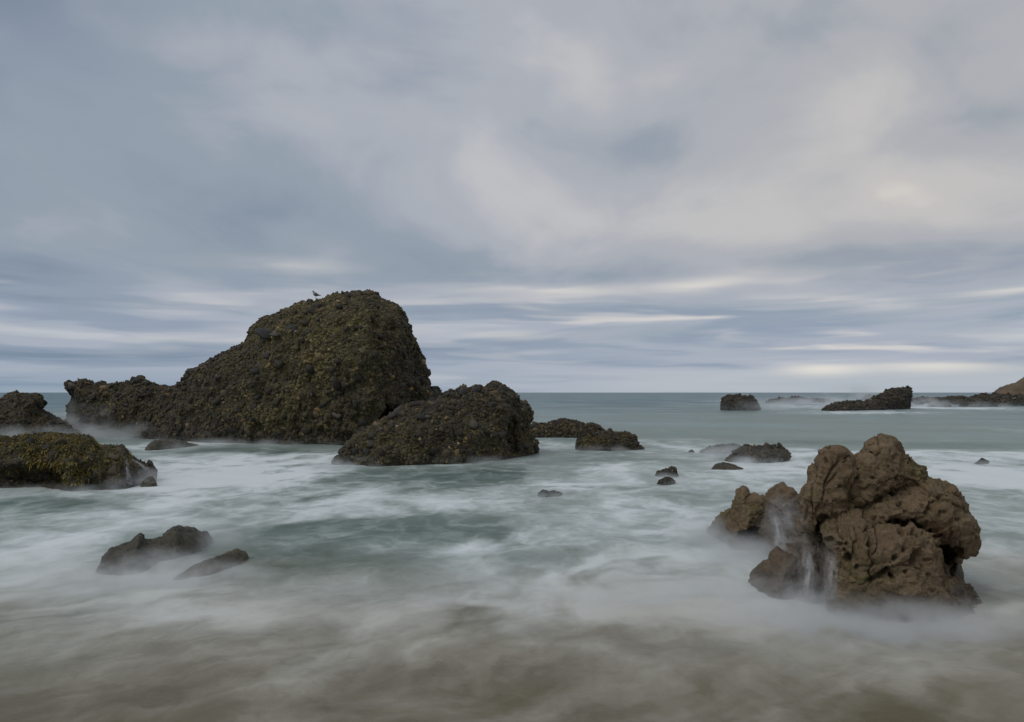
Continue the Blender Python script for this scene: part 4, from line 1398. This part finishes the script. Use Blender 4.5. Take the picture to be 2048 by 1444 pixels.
FRB = Frame(1770, 9.5)
BL = [
    # left lobe
    lobe(FRB, zb([(172, 690), (180, 620), (195, 565), (243, 492), (283, 432), (313, 362), (372, 292), (422, 253), (462, 220), (520, 212), (590, 216), (622, 248), (625, 267), (663, 278), (683, 303), (690, 345),
                  (735, 440), (725, 560), (680, 650), (690, 770), (670, 840), (560, 850), (470, 860), (430, 905), (350, 935), (285, 960), (215, 905), (180, 770)]), 9.55, 0.48, 0.55, 0.42, 2.3, True),
    # head and upper plate
    lobe(FRB, zb([(700, 420), (712, 265), (742, 224), (832, 194), (852, 184), (836, 150), (872, 114), (932, 84), (985, 70), (1048, 76), (1102, 99), (1121, 132), (1137, 192), (1178, 244), (1298, 334),
                  (1376, 384), (1412, 445), (1440, 560), (1300, 560), (1150, 580), (1000, 640), (850, 740), (740, 800), (690, 780), (660, 640), (690, 520)]), 9.60, 0.50, 0.55, 0.50, 2.2, True),
    # middle plate and the overhanging bulge
    lobe(FRB, zb([(735, 800), (850, 700), (1000, 590), (1150, 530), (1290, 500), (1420, 452), (1540, 484), (1688, 544), (1728, 592), (1746, 662), (1796, 732), (1826, 832), (1846, 960), (1850, 1088),
                  (1826, 1138), (1750, 1196), (1700, 1175), (1600, 1090), (1500, 1050), (1430, 960), (1330, 930), (1200, 920), (1060, 930), (960, 970), (900, 990), (830, 925), (740, 860)]), 9.55, 0.72, 0.60, 0.52, 2.1, True),
    # lower trunk and foot
    lobe(FRB, zb([(420, 2100), (450, 1700), (470, 1300), (450, 1050), (430, 915), (560, 840), (730, 800), (820, 880), (920, 900), (1000, 870), (1260, 850), (1400, 900), (1470, 1020), (1500, 1150), (1540, 1260), (1600, 1350),
                  (1690, 1450), (1790, 1530), (1880, 1600), (1975, 1690), (2020, 1800)]), 9.42, [(1640, 0.45), (1690, 0.72), (1800, 0.92), (1870, 0.95), (1960, 0.35)], 0.6, 0.42, 2.4, False, -0.5),
    # rear core holding the lobes together
    lobe(FRB, zb([(300, 2100), (260, 1300), (220, 900), (300, 600), (480, 330), (650, 380), (760, 300), (900, 200), (1080, 130), (1200, 320), (1400, 480), (1620, 600), (1740, 800), (1770, 1000), (1740, 1250), (1740, 1500), (1800, 2000)]),
         9.95, 0.35, 0.9, 0.35, 2.0, False, -0.5),
    # gully on the left side, lying back
    lobe(FRB, zb([(120, 2100), (150, 1400), (190, 1080), (260, 1010), (400, 980), (520, 1050), (560, 1400), (600, 2100)]), 9.75, 0.55, 0.5, 0.45, 2.0, False, -0.5),
]


def brown_zone(P, N, al, wet, rust):
    px, py = FRB.project(P)
    g = lambda cx, cy, sx, sy: np.exp(-(((px - cx) / sx) ** 2 + ((py - cy) / sy) ** 2))
    al = al * 0.6 + 0.8 * g(1700, 1120, 25, 40) + 0.6 * g(1640, 1050, 25, 20) + 0.8 * g(1830, 940, 30, 20) + 0.6 * g(1696, 985, 8, 22) + 0.7 * g(1750, 1160, 40, 20)
    rust = 0.9 * g(1880, 1058, 16, 14) + 0.4 * g(1870, 1010, 12, 20)
    wet = np.maximum(wet, 0.85 * sstep(px + 0.35 * (py - 1100), 1688, 1655) * sstep(py, 1060, 1090))
    return np.clip(al, 0, 1), np.clip(wet, 0, 1), rust


brown = brown_rock('pitted_rock', 'large brown pitted rock with deep cracks and an overhanging side', BL, FRB, 0.0115, 0.085, -0.25, 1.0, CRACKS, PITS, 1.3, 0, brown_zone,
                   [(*FRB.px(zb([(1600, 1190)]), 9.55)[0], 0.19, 0.95, 0.24), (*FRB.px(zb([(1650, 1130)]), 9.5)[0], 0.12, 0.8, 0.14)], wet_h=0.42)
bush = cong_rock('mossy_boulder', 'dark boulder with a bright green mossy edge tucked under the brown overhang',
                 zb([(1540, 1640), (1560, 1420), (1620, 1330), (1690, 1270), (1725, 1275), (1760, 1370), (1775, 1450), (1770, 1660)]), 9.75, 0.3, 0.4, 0.25, 0.016, 91, M_SLICK,
                 lump=0.2, amp=0.5, cob=0.5, zb_=-0.3, alg=0.4, wet_h=0.3, rust=0)

FRS = Frame(1490, 13.2)
shard = brown_rock('leaning_rock', 'jagged brown rock leaning beside the large pitted rock with a dark hollow under it',
                   [lobe(FRS, z3([(95, 690), (112, 645), (182, 575), (242, 523), (267, 483), (292, 433), (325, 408), (347, 423), (354, 448), (400, 449), (448, 464), (476, 522), (470, 580), (505, 650), (522, 700), (530, 780)]),
                         [(1410, 14.2), (1490, 13.2), (1560, 13.0)], [(1410, 0.2), (1480, 0.7), (1560, 0.5)], 0.6, 0.5, 1.9, False, -0.4),
                    lobe(FRS, z3([(230, 800), (250, 740), (320, 700), (370, 640), (440, 625), (455, 650), (430, 690), (420, 800)]), 12.75, 0.22, 0.4, 0.22, 2.0, False, -0.4)],
                   FRS, 0.02, 0.04, -0.35, 0.75, [([(360, 620), (340, 700), (310, 760)], 8, 0.05)], None, 1.2, 5, None,
                   [(*FRS.px(z3([(400, 695)]), 12.75)[0], 0.34, 0.5, 0.18)], 0.35)
FRR = Frame(1562, 12.0)
ridge = brown_rock('grey_ridge', 'pale wet grey ridge of rock between the leaning rock and the pitted rock',
                   [lobe(FRR, z3([(430, 800), (450, 600), (452, 455), (490, 430), (515, 405), (550, 385), (590, 390), (628, 424), (643, 465), (655, 530), (690, 650), (720, 720), (760, 800)]), [(1520, 12.5), (1620, 11.3)], 0.55, 0.5, 0.5, 1.9, False, -0.4)],
                   FRR, 0.02, 0.04, -0.35, 0.6, None, None, 1.0, 8, lambda P, N, al, wet, rust: (al * 0.4, np.full(len(P), 0.55) * (P[:, 2] < 1.0) + 0.15, 0.8 * sstep(P[:, 2], 1.05, 1.25) * (P[:, 0] > 0.05)))
FRK = Frame(1553, 9.9)
block = brown_rock('layered_block', 'squat grey-brown layered block standing in foam at the foot of the pitted rock',
                   [lobe(FRK, z3([(330, 1120), (345, 1010), (377, 933), (442, 855), (492, 835), (497, 795), (530, 780), (580, 790), (620, 814), (667, 858), (664, 900), (660, 1000), (660, 1140)]), [(1490, 10.4), (1610, 9.8)], [(1490, 0.25), (1560, 0.55), (1610, 0.4)], 0.5, 0.42, 2.0, False, -0.4)],
                   FRK, 0.0145, 0.04, -0.35, 0.55, None, None, 0.6, 11, lambda P, N, al, wet, rust: (al * 0.3, np.clip(wet + 0.45, 0, 0.9), rust))


# ------------------------------------------------------------------ water running off the rocks
def mat_runoff():
    m = bpy.data.materials.new('running_water')
    m.use_nodes = True
    T = NT(m.node_tree)
    out = T.add('ShaderNodeOutputMaterial')
    b = T.add('ShaderNodeBsdfPrincipled')
    b.inputs['Base Color'].default_value = (0.72, 0.74, 0.76, 1)
    b.inputs['Roughness'].default_value = 0.7
    tr = T.add('ShaderNodeBsdfTransparent')
    mx = T.add('ShaderNodeMixShader')
    at = T.add('ShaderNodeAttribute', attribute_name='flow')
    sp = T.add('ShaderNodeSeparateColor')
    T.set(sp, 0, at.outputs['Color'])
    v = T.add('ShaderNodeCombineXYZ')
    T.set(v, 0, T.math('MULTIPLY', sp.outputs[0], 2.2))
    T.set(v, 1, T.math('MULTIPLY', sp.outputs[1], 1.4))
    n = T.noise(v.outputs[0], 2.0, 3, 0.5)
    edge = T.smooth(T.math('ABSOLUTE', T.math('SUBTRACT', sp.outputs[0], 0.5)), 0.5, 0.0)
    ends = T.math('MULTIPLY', T.smooth(sp.outputs[1], 0.0, 0.25), 1.0)
    a = T.math('MULTIPLY', T.math('MULTIPLY', edge, ends), T.math('MULTIPLY', T.smooth(n, 0.15, 0.80), sp.outputs[2]))
    T.set(mx, 0, a)
    T.t.links.new(tr.outputs[0], mx.inputs[1])
    T.t.links.new(b.outputs[0], mx.inputs[2])
    T.t.links.new(mx.outputs[0], out.inputs['Surface'])
    return m


M_RUN = mat_runoff()


def cascade(label, rocks, line, alpha):
    """a thin sheet of water laid on the rock surface along a photo polyline (x, y, half width)"""
    trees = []
    for rk in rocks:
        W = rk[4].world(rk[1])
        trees.append(BVHTree.FromPolygons([tuple(v) for v in W], [tuple(int(i) for i in q) for q in rk[2]]))
    org = Vector((0, 0, CAMH))
    pts = np.array(line, float)
    seg = np.concatenate([[0], np.cumsum(np.hypot(np.diff(pts[:, 0]), np.diff(pts[:, 1])))])
    nn, mm = 40, 12
    s = np.linspace(0, seg[-1], nn)
    cx, cy, hw = (np.interp(s, seg, pts[:, i]) for i in range(3))
    depth = np.full((nn, mm), np.nan)
    rays = {}
    for i in range(nn):
        for j in range(mm):
            u = j / (mm - 1)
            d = Vector(((cx[i] + (u - 0.5) * 2 * hw[i] - CX) / FPX, 1.0, (HOR - cy[i]) / FPX))
            rays[i, j] = d
            hits = [t.ray_cast(org, d.normalized())[0] for t in trees]
            hits = [h.y for h in hits if h is not None]
            if hits:
                depth[i, j] = min(hits)
    med = np.nanmedian(depth)
    D = np.where(np.isnan(depth), med, depth)
    for _ in range(3):
        E = np.pad(D, 1, mode='edge')
        D = np.minimum(D, (E[:-2, 1:-1] + E[2:, 1:-1] + E[1:-1, :-2] + E[1:-1, 2:]) / 4)
    D = D - 0.03
    V = np.array([[(org + rays[i, j] * D[i, j])[:] for j in range(mm)] for i in range(nn)]).reshape(-1, 3)
    I = np.arange(nn * mm).reshape(nn, mm)
    q = np.stack([I[:-1, :-1].ravel(), I[:-1, 1:].ravel(), I[1:, 1:].ravel(), I[1:, :-1].ravel()], 1)
    o0 = V[-mm // 2].copy()
    me = mesh_from('water_cascade', V - o0, q, M_RUN)
    fl = np.stack([np.tile(np.linspace(0, 1, mm), nn), np.repeat(np.linspace(0, 1, nn), mm), np.full(nn * mm, alpha)], 1)
    vattr(me, 'flow', fl)
    o = link('water_cascade', me, None, label, 'water', 'water running off the rocks', 'stuff')
    o.location = Vector(o0)


cascade('white trickle running down the cleft beside the leaning rock', [shard, ridge, brown], [(x, y, w * 2) for x, y, w in z3([(478, 520, 5), (505, 585, 7), (530, 660, 8), (545, 780, 10)])], 0.55)
cascade('white sheet of water sliding down the pale grey ridge', [ridge, shard, brown], z3([(555, 425, 40), (572, 520, 52), (595, 620, 55), (610, 740, 58)]), 0.30)
cascade('white water pouring down the gully of the pitted rock', [brown, block], [(x, y, w * 1.5) for x, y, w in z3([(690, 720, 7), (705, 820, 10), (715, 920, 15), (700, 1050, 20), (690, 1150, 24)])], 0.5)
cascade('broad white veil of water over the gully shoulder of the pitted rock', [brown, block], z3([(840, 760, 10), (850, 850, 18), (850, 950, 22), (830, 1080, 28)]), 0.38)
cascade('thin white runoff down the tapered end of the seaweed rock', [moss], z4([(750, 505, 4), (790, 560, 6), (800, 640, 7), (820, 720, 9)]), 0.4)
cascade('thin white runoff over the ledge end of the seaweed rock', [moss], z4([(820, 555, 6), (880, 590, 8), (930, 630, 9)]), 0.55)


# ------------------------------------------------------------------ the gull on the summit
def gull():
    P, Q, N, fr = big[1:]
    W = fr.world(P)
    px, py = fr.project(P)
    m = np.abs(px - 630) < 2.5
    i = np.where(m)[0][np.argmin(py[m])]
    base = W[i]
    root = bpy.data.objects.new('gull', None)
    COL.objects.link(root)
    root['label'] = 'grey gull standing on the slope near the summit of the domed rock'
    root['category'] = 'gull'
    root.location = Vector(base) + Vector((0, 0, 0.16))
    root.rotation_euler = (0, 0, R(14))
    sp_ = [(0.235, 0.150, 0.012, 0.006), (0.19, 0.162, 0.035, 0.018), (0.13, 0.178, 0.065, 0.045), (0.06, 0.200, 0.095, 0.090), (0.0, 0.222, 0.108, 0.118), (-0.055, 0.252, 0.100, 0.115),
           (-0.100, 0.300, 0.074, 0.082), (-0.120, 0.345, 0.056, 0.060), (-0.130, 0.385, 0.056, 0.056), (-0.150, 0.415, 0.056, 0.056), (-0.180, 0.412, 0.040, 0.040), (-0.205, 0.404, 0.014, 0.014)]
    n = 14
    V, Fq = [], []
    A = np.array(sp_)
    tang = np.gradient(A[:, :2], axis=0)
    for (x, z, ry, rz), t in zip(sp_, tang):
        t = t / np.linalg.norm(t)
        up = np.array([t[1], -t[0]]) if t[0] < 0 else np.array([-t[1], t[0]])
        up = np.array([-t[1], t[0]])
        for k in range(n):
            a = 2 * math.pi * k / n
            V.append((x + up[0] * rz * math.sin(a), ry * math.cos(a), z + up[1] * rz * math.sin(a)))
    for i in range(len(sp_) - 1):
        for k in range(n):
            Fq.append((i * n + k, i * n + (k + 1) % n, (i + 1) * n + (k + 1) % n, (i + 1) * n + k))
    white = mat_plain('gull_breast', (0.34, 0.32, 0.30))
    grey = mat_plain('gull_wing', (0.12, 0.12, 0.125))
    black = mat_plain('gull_tail', (0.03, 0.03, 0.03))
    yel = mat_plain('gull_bill', (0.40, 0.26, 0.06))
    pink = mat_plain('gull_leg', (0.28, 0.18, 0.15))
    s = 1.06

    def part(name, V, F, mat, parent=root):
        me = bpy.data.meshes.new(name)
        me.from_pydata([tuple(np.array(v) * s) for v in V], [], F)
        me.materials.append(mat)
        for p in me.polygons:
            p.use_smooth = True
        o = bpy.data.objects.new(name, me)
        COL.objects.link(o)
        o.parent = parent
        return o
    caps = [tuple(range(n))[::-1], tuple(range((len(sp_) - 1) * n, len(sp_) * n))]
    part('body', V, Fq + caps, white)

    def loft(rings):
        V, F = [], []
        k = len(rings[0])
        for r in rings:
            V += r
        for i in range(len(rings) - 1):
            for j in range(k):
                F.append((i * k + j, i * k + (j + 1) % k, (i + 1) * k + (j + 1) % k, (i + 1) * k + j))
        F += [tuple(range(k))[::-1], tuple(range((len(rings) - 1) * k, len(rings) * k))]
        return V, F

    def ring(c, u, v, ru, rv, k=8):
        return [tuple(np.array(c) + np.array(u) * ru * math.cos(2 * math.pi * j / k) + np.array(v) * rv * math.sin(2 * math.pi * j / k)) for j in range(k)]
    for sd in (-1, 1):
        rings = [ring((x, sd * y, z), (0, 0, 1), (0, sd, 0), h, t) for x, y, z, h, t in
                 ((-0.085, 0.085, 0.285, 0.02, 0.006), (-0.05, 0.103, 0.270, 0.070, 0.014), (0.04, 0.103, 0.235, 0.078, 0.015), (0.12, 0.075, 0.205, 0.052, 0.012), (0.21, 0.045, 0.178, 0.026, 0.008))]
        w = part('wing', *loft(rings), grey)
        rings = [ring((x, sd * y, z), (0, 0, 1), (0, sd, 0), h, t) for x, y, z, h, t in ((0.20, 0.048, 0.180, 0.028, 0.009), (0.26, 0.028, 0.165, 0.017, 0.006), (0.325, 0.014, 0.158, 0.005, 0.003))]
        part('wing_tip', *loft(rings), black, w)
        rings = [ring((x, sd * 0.035, z), (1, 0, 0), (0, 1, 0), r, r) for x, z, r in ((0.01, 0.13, 0.024), (0.012, 0.10, 0.010), (0.005, 0.06, 0.008), (0.008, 0.0, 0.008), (0.008, -0.06, 0.008))]
        lg = part('leg', *loft(rings), pink)
        part('foot', [(0.02, sd * 0.035, 0.006), (-0.05, sd * 0.035 - 0.03, 0.0), (-0.06, sd * 0.035, 0.0), (-0.05, sd * 0.035 + 0.03, 0.0), (0.02, sd * 0.035, -0.004)],
             [(0, 1, 2), (0, 2, 3), (4, 2, 1), (4, 3, 2), (0, 3, 4), (0, 4, 1)], pink, lg)
        part('eye', [tuple(np.array((-0.172, sd * 0.046, 0.424)) + v * 0.007) for v in ICO1[0]], [tuple(f) for f in ICO1[1].tolist()], black)
    rings = [ring((x, 0, z), (0, 0, 1), (0, 1, 0), h, t) for x, z, h, t in ((-0.195, 0.404, 0.016, 0.013), (-0.228, 0.400, 0.013, 0.009), (-0.250, 0.393, 0.009, 0.006), (-0.258, 0.384, 0.002, 0.002))]
    part('bill', *loft(rings), yel)


gull()


# ------------------------------------------------------------------ drifting spray and foam mist over the water
def mat_mist():
    m = bpy.data.materials.new('spray_mist')
    m.use_nodes = True
    T = NT(m.node_tree)
    out = T.add('ShaderNodeOutputMaterial')
    v = T.add('ShaderNodeVolumePrincipled')
    v.inputs['Color'].default_value = (0.90, 0.92, 0.93, 1)
    v.inputs['Anisotropy'].default_value = 0.2
    tc = T.add('ShaderNodeTexCoord')
    oi = T.add('ShaderNodeObjectInfo')
    ln = T.vmath('LENGTH', tc.outputs['Object'])
    fall = T.math('POWER', T.math('MAXIMUM', T.math('SUBTRACT', 1.0, ln), 0.0), 1.3)
    geo = T.add('ShaderNodeNewGeometry')
    sc = T.add('ShaderNodeSeparateColor')
    T.set(sc, 0, oi.outputs['Color'])
    pw = T.vmath('MULTIPLY', geo.outputs['Position'], (0.8, 0.8, 1.3))
    pw = T.vmath('SCALE', pw, scale=T.math('MULTIPLY', sc.outputs[1], 10.0))
    n = T.noise(pw, 1.25, 3, 0.6)
    dn = T.math('MULTIPLY', T.math('MULTIPLY', fall, T.smooth(n, 0.40, 0.64)), T.math('MULTIPLY', sc.outputs[0], 11.0))
    T.set(v, 'Density', dn)
    T.t.links.new(v.outputs[0], out.inputs['Volume'])
    m.cycles.volume_step_rate = 1.0
    return m


M_MIST = mat_mist()
MV, MF = ico(3)
MIST_ME = mesh_from('spray_mist', MV, MF, M_MIST)


def mist(label, px, py, D, rx, ry, rz, dens, freq=0.9, z=0.0, rot=0.0):
    """one bank of spray: centre over the water at depth D, radii in metres, density per metre, noise frequency per metre"""
    o = link('spray_mist', MIST_ME, None, label, 'mist', 'banks of spray over the water', 'stuff')
    o.location = ((px - CX) / FPX * D, D, z)
    o.scale = (rx, ry, rz)
    o.rotation_euler = (0, 0, rot)
    o.color = (dens / 10.0, freq / 10.0, 0, 1)


mist('low white mist in front of the layered block', 1500, 0, 9.3, 1.8, 1.3, 0.45, 4.2, 1.3)
mist('low white mist along the foot of the pitted rock', 1740, 0, 8.4, 2.3, 1.0, 0.45, 6.0, 1.2)
mist('white foam mist lapping the pitted rock', 1800, 0, 8.0, 1.6, 0.6, 0.22, 9.0, 1.5)
mist('foam mist at the gully foot of the pitted rock', 1690, 0, 8.55, 0.9, 0.6, 0.32, 6.0, 1.5)
mist('grey mist over the sunken ledge', 370, 0, 35.0, 3.0, 1.6, 0.7, 0.9, 0.6)
mist('thin mist at the toe of the pitted rock', 1900, 0, 8.5, 1.2, 0.8, 0.42, 3.4, 1.3)
mist('white mist in the bay under the leaning rock', 1490, 0, 11.8, 1.6, 1.4, 0.50, 3.4, 1.2)
mist('spray hanging in the gully beside the layered block', 1625, 0, 9.35, 0.6, 0.7, 0.95, 2.8, 1.6)
mist('thin mist at the outer side of the leaning rock', 1420, 0, 13.3, 1.3, 1.1, 0.55, 3.0, 1.0)
mist('spray clinging to the pale grey ridge', 1560, 0, 11.6, 0.6, 0.6, 1.2, 1.1, 1.6)
mist('white mist over the humped rock foot', 240, 0, 10.3, 1.8, 1.1, 0.50, 3.8, 1.5)
mist('white mist between humped rock and slab', 345, 0, 11.3, 1.1, 0.6, 0.42, 3.6, 1.7)
mist('white mist at the foot of the tilted slab', 410, 0, 10.5, 1.4, 0.8, 0.36, 3.0, 1.6)
mist('thin mist behind the humped rock', 450, 0, 13.0, 1.4, 1.3, 0.45, 2.0, 1.0)
mist('drifting mist over the sandy shallows', 80, 0, 10.5, 2.4, 2.2, 0.45, 0.9, 1.2)
mist('drifting mist over the middle shallows', 800, 0, 9.2, 3.0, 1.6, 0.35, 0.7, 1.2)
mist('drifting mist spreading from the pitted rock', 1250, 0, 9.6, 2.2, 2.0, 0.40, 1.1, 1.2)
mist('faint mist over the swash', 1450, 0, 7.6, 2.6, 0.8, 0.22, 0.7, 1.4)
mist('spray at the tapered end of the seaweed rock', 290, 0, 21.0, 1.3, 1.3, 0.65, 2.4)
mist('mist along the shadowed foot of the seaweed rock', 120, 0, 19.4, 3.2, 1.0, 0.32, 1.4)
mist('spray bursting at the low arm of the domed rock', 165, 0, 44.0, 2.4, 2.0, 2.6, 1.3, 0.5, 0.2)
mist('thin spray along the foot of the low arm', 260, 0, 43.0, 4.2, 2.0, 1.2, 0.9, 0.5)
mist('thin mist along the foot of the domed rock', 520, 0, 36.8, 6.0, 1.8, 0.60, 1.1, 0.5)
mist('thin mist where the cobbled rock meets the water', 690, 0, 26.6, 2.4, 1.4, 0.45, 1.4, 0.8)
mist('thin mist along the cobbled rock', 900, 0, 28.2, 3.5, 1.2, 0.40, 1.1, 0.8)
mist('thin mist at the foot of the olive rock', 1220, 0, 34.0, 2.6, 1.0, 0.40, 1.2, 0.8)
mist('foam mist around the bumpy reef', 1455, 0, 29.5, 3.2, 2.8, 0.95, 1.5, 0.7)
mist('foam mist before the bumpy reef', 1530, 0, 27.0, 2.2, 1.1, 0.55, 2.0, 0.9)
mist('mist behind the seaweed rock', 60, 0, 38.5, 3.5, 2.5, 1.3, 1.2, 0.5)
mist('thin mist around the touching pair of stones', 1345, 0, 22.3, 1.0, 1.4, 0.30, 2.2, 1.2)
mist('thin mist around the lone flat stone', 1100, 0, 18.9, 1.0, 0.7, 0.25, 2.2, 1.2)
mist('thin mist around the small pointed stone', 1960, 0, 27.0, 1.2, 0.8, 0.3, 1.8, 1.2)
mist('spray behind the far square-headed rock', 1710, 0, 140, 11, 6, 5.5, 0.5, 0.2)
mist('white surf mist around the far flat-topped rock', 1520, 0, 112, 8, 5, 2.6, 0.5, 0.2)
mist('white surf mist over the thin reef', 1610, 0, 165, 16, 10, 2.8, 0.45, 0.15)
mist('white surf mist before the tidal shelf', 1850, 0, 138, 6, 4, 2.6, 0.7, 0.25)
mist('white surf mist under the headland', 1960, 0, 140, 12, 3, 2.0, 0.45, 0.2)
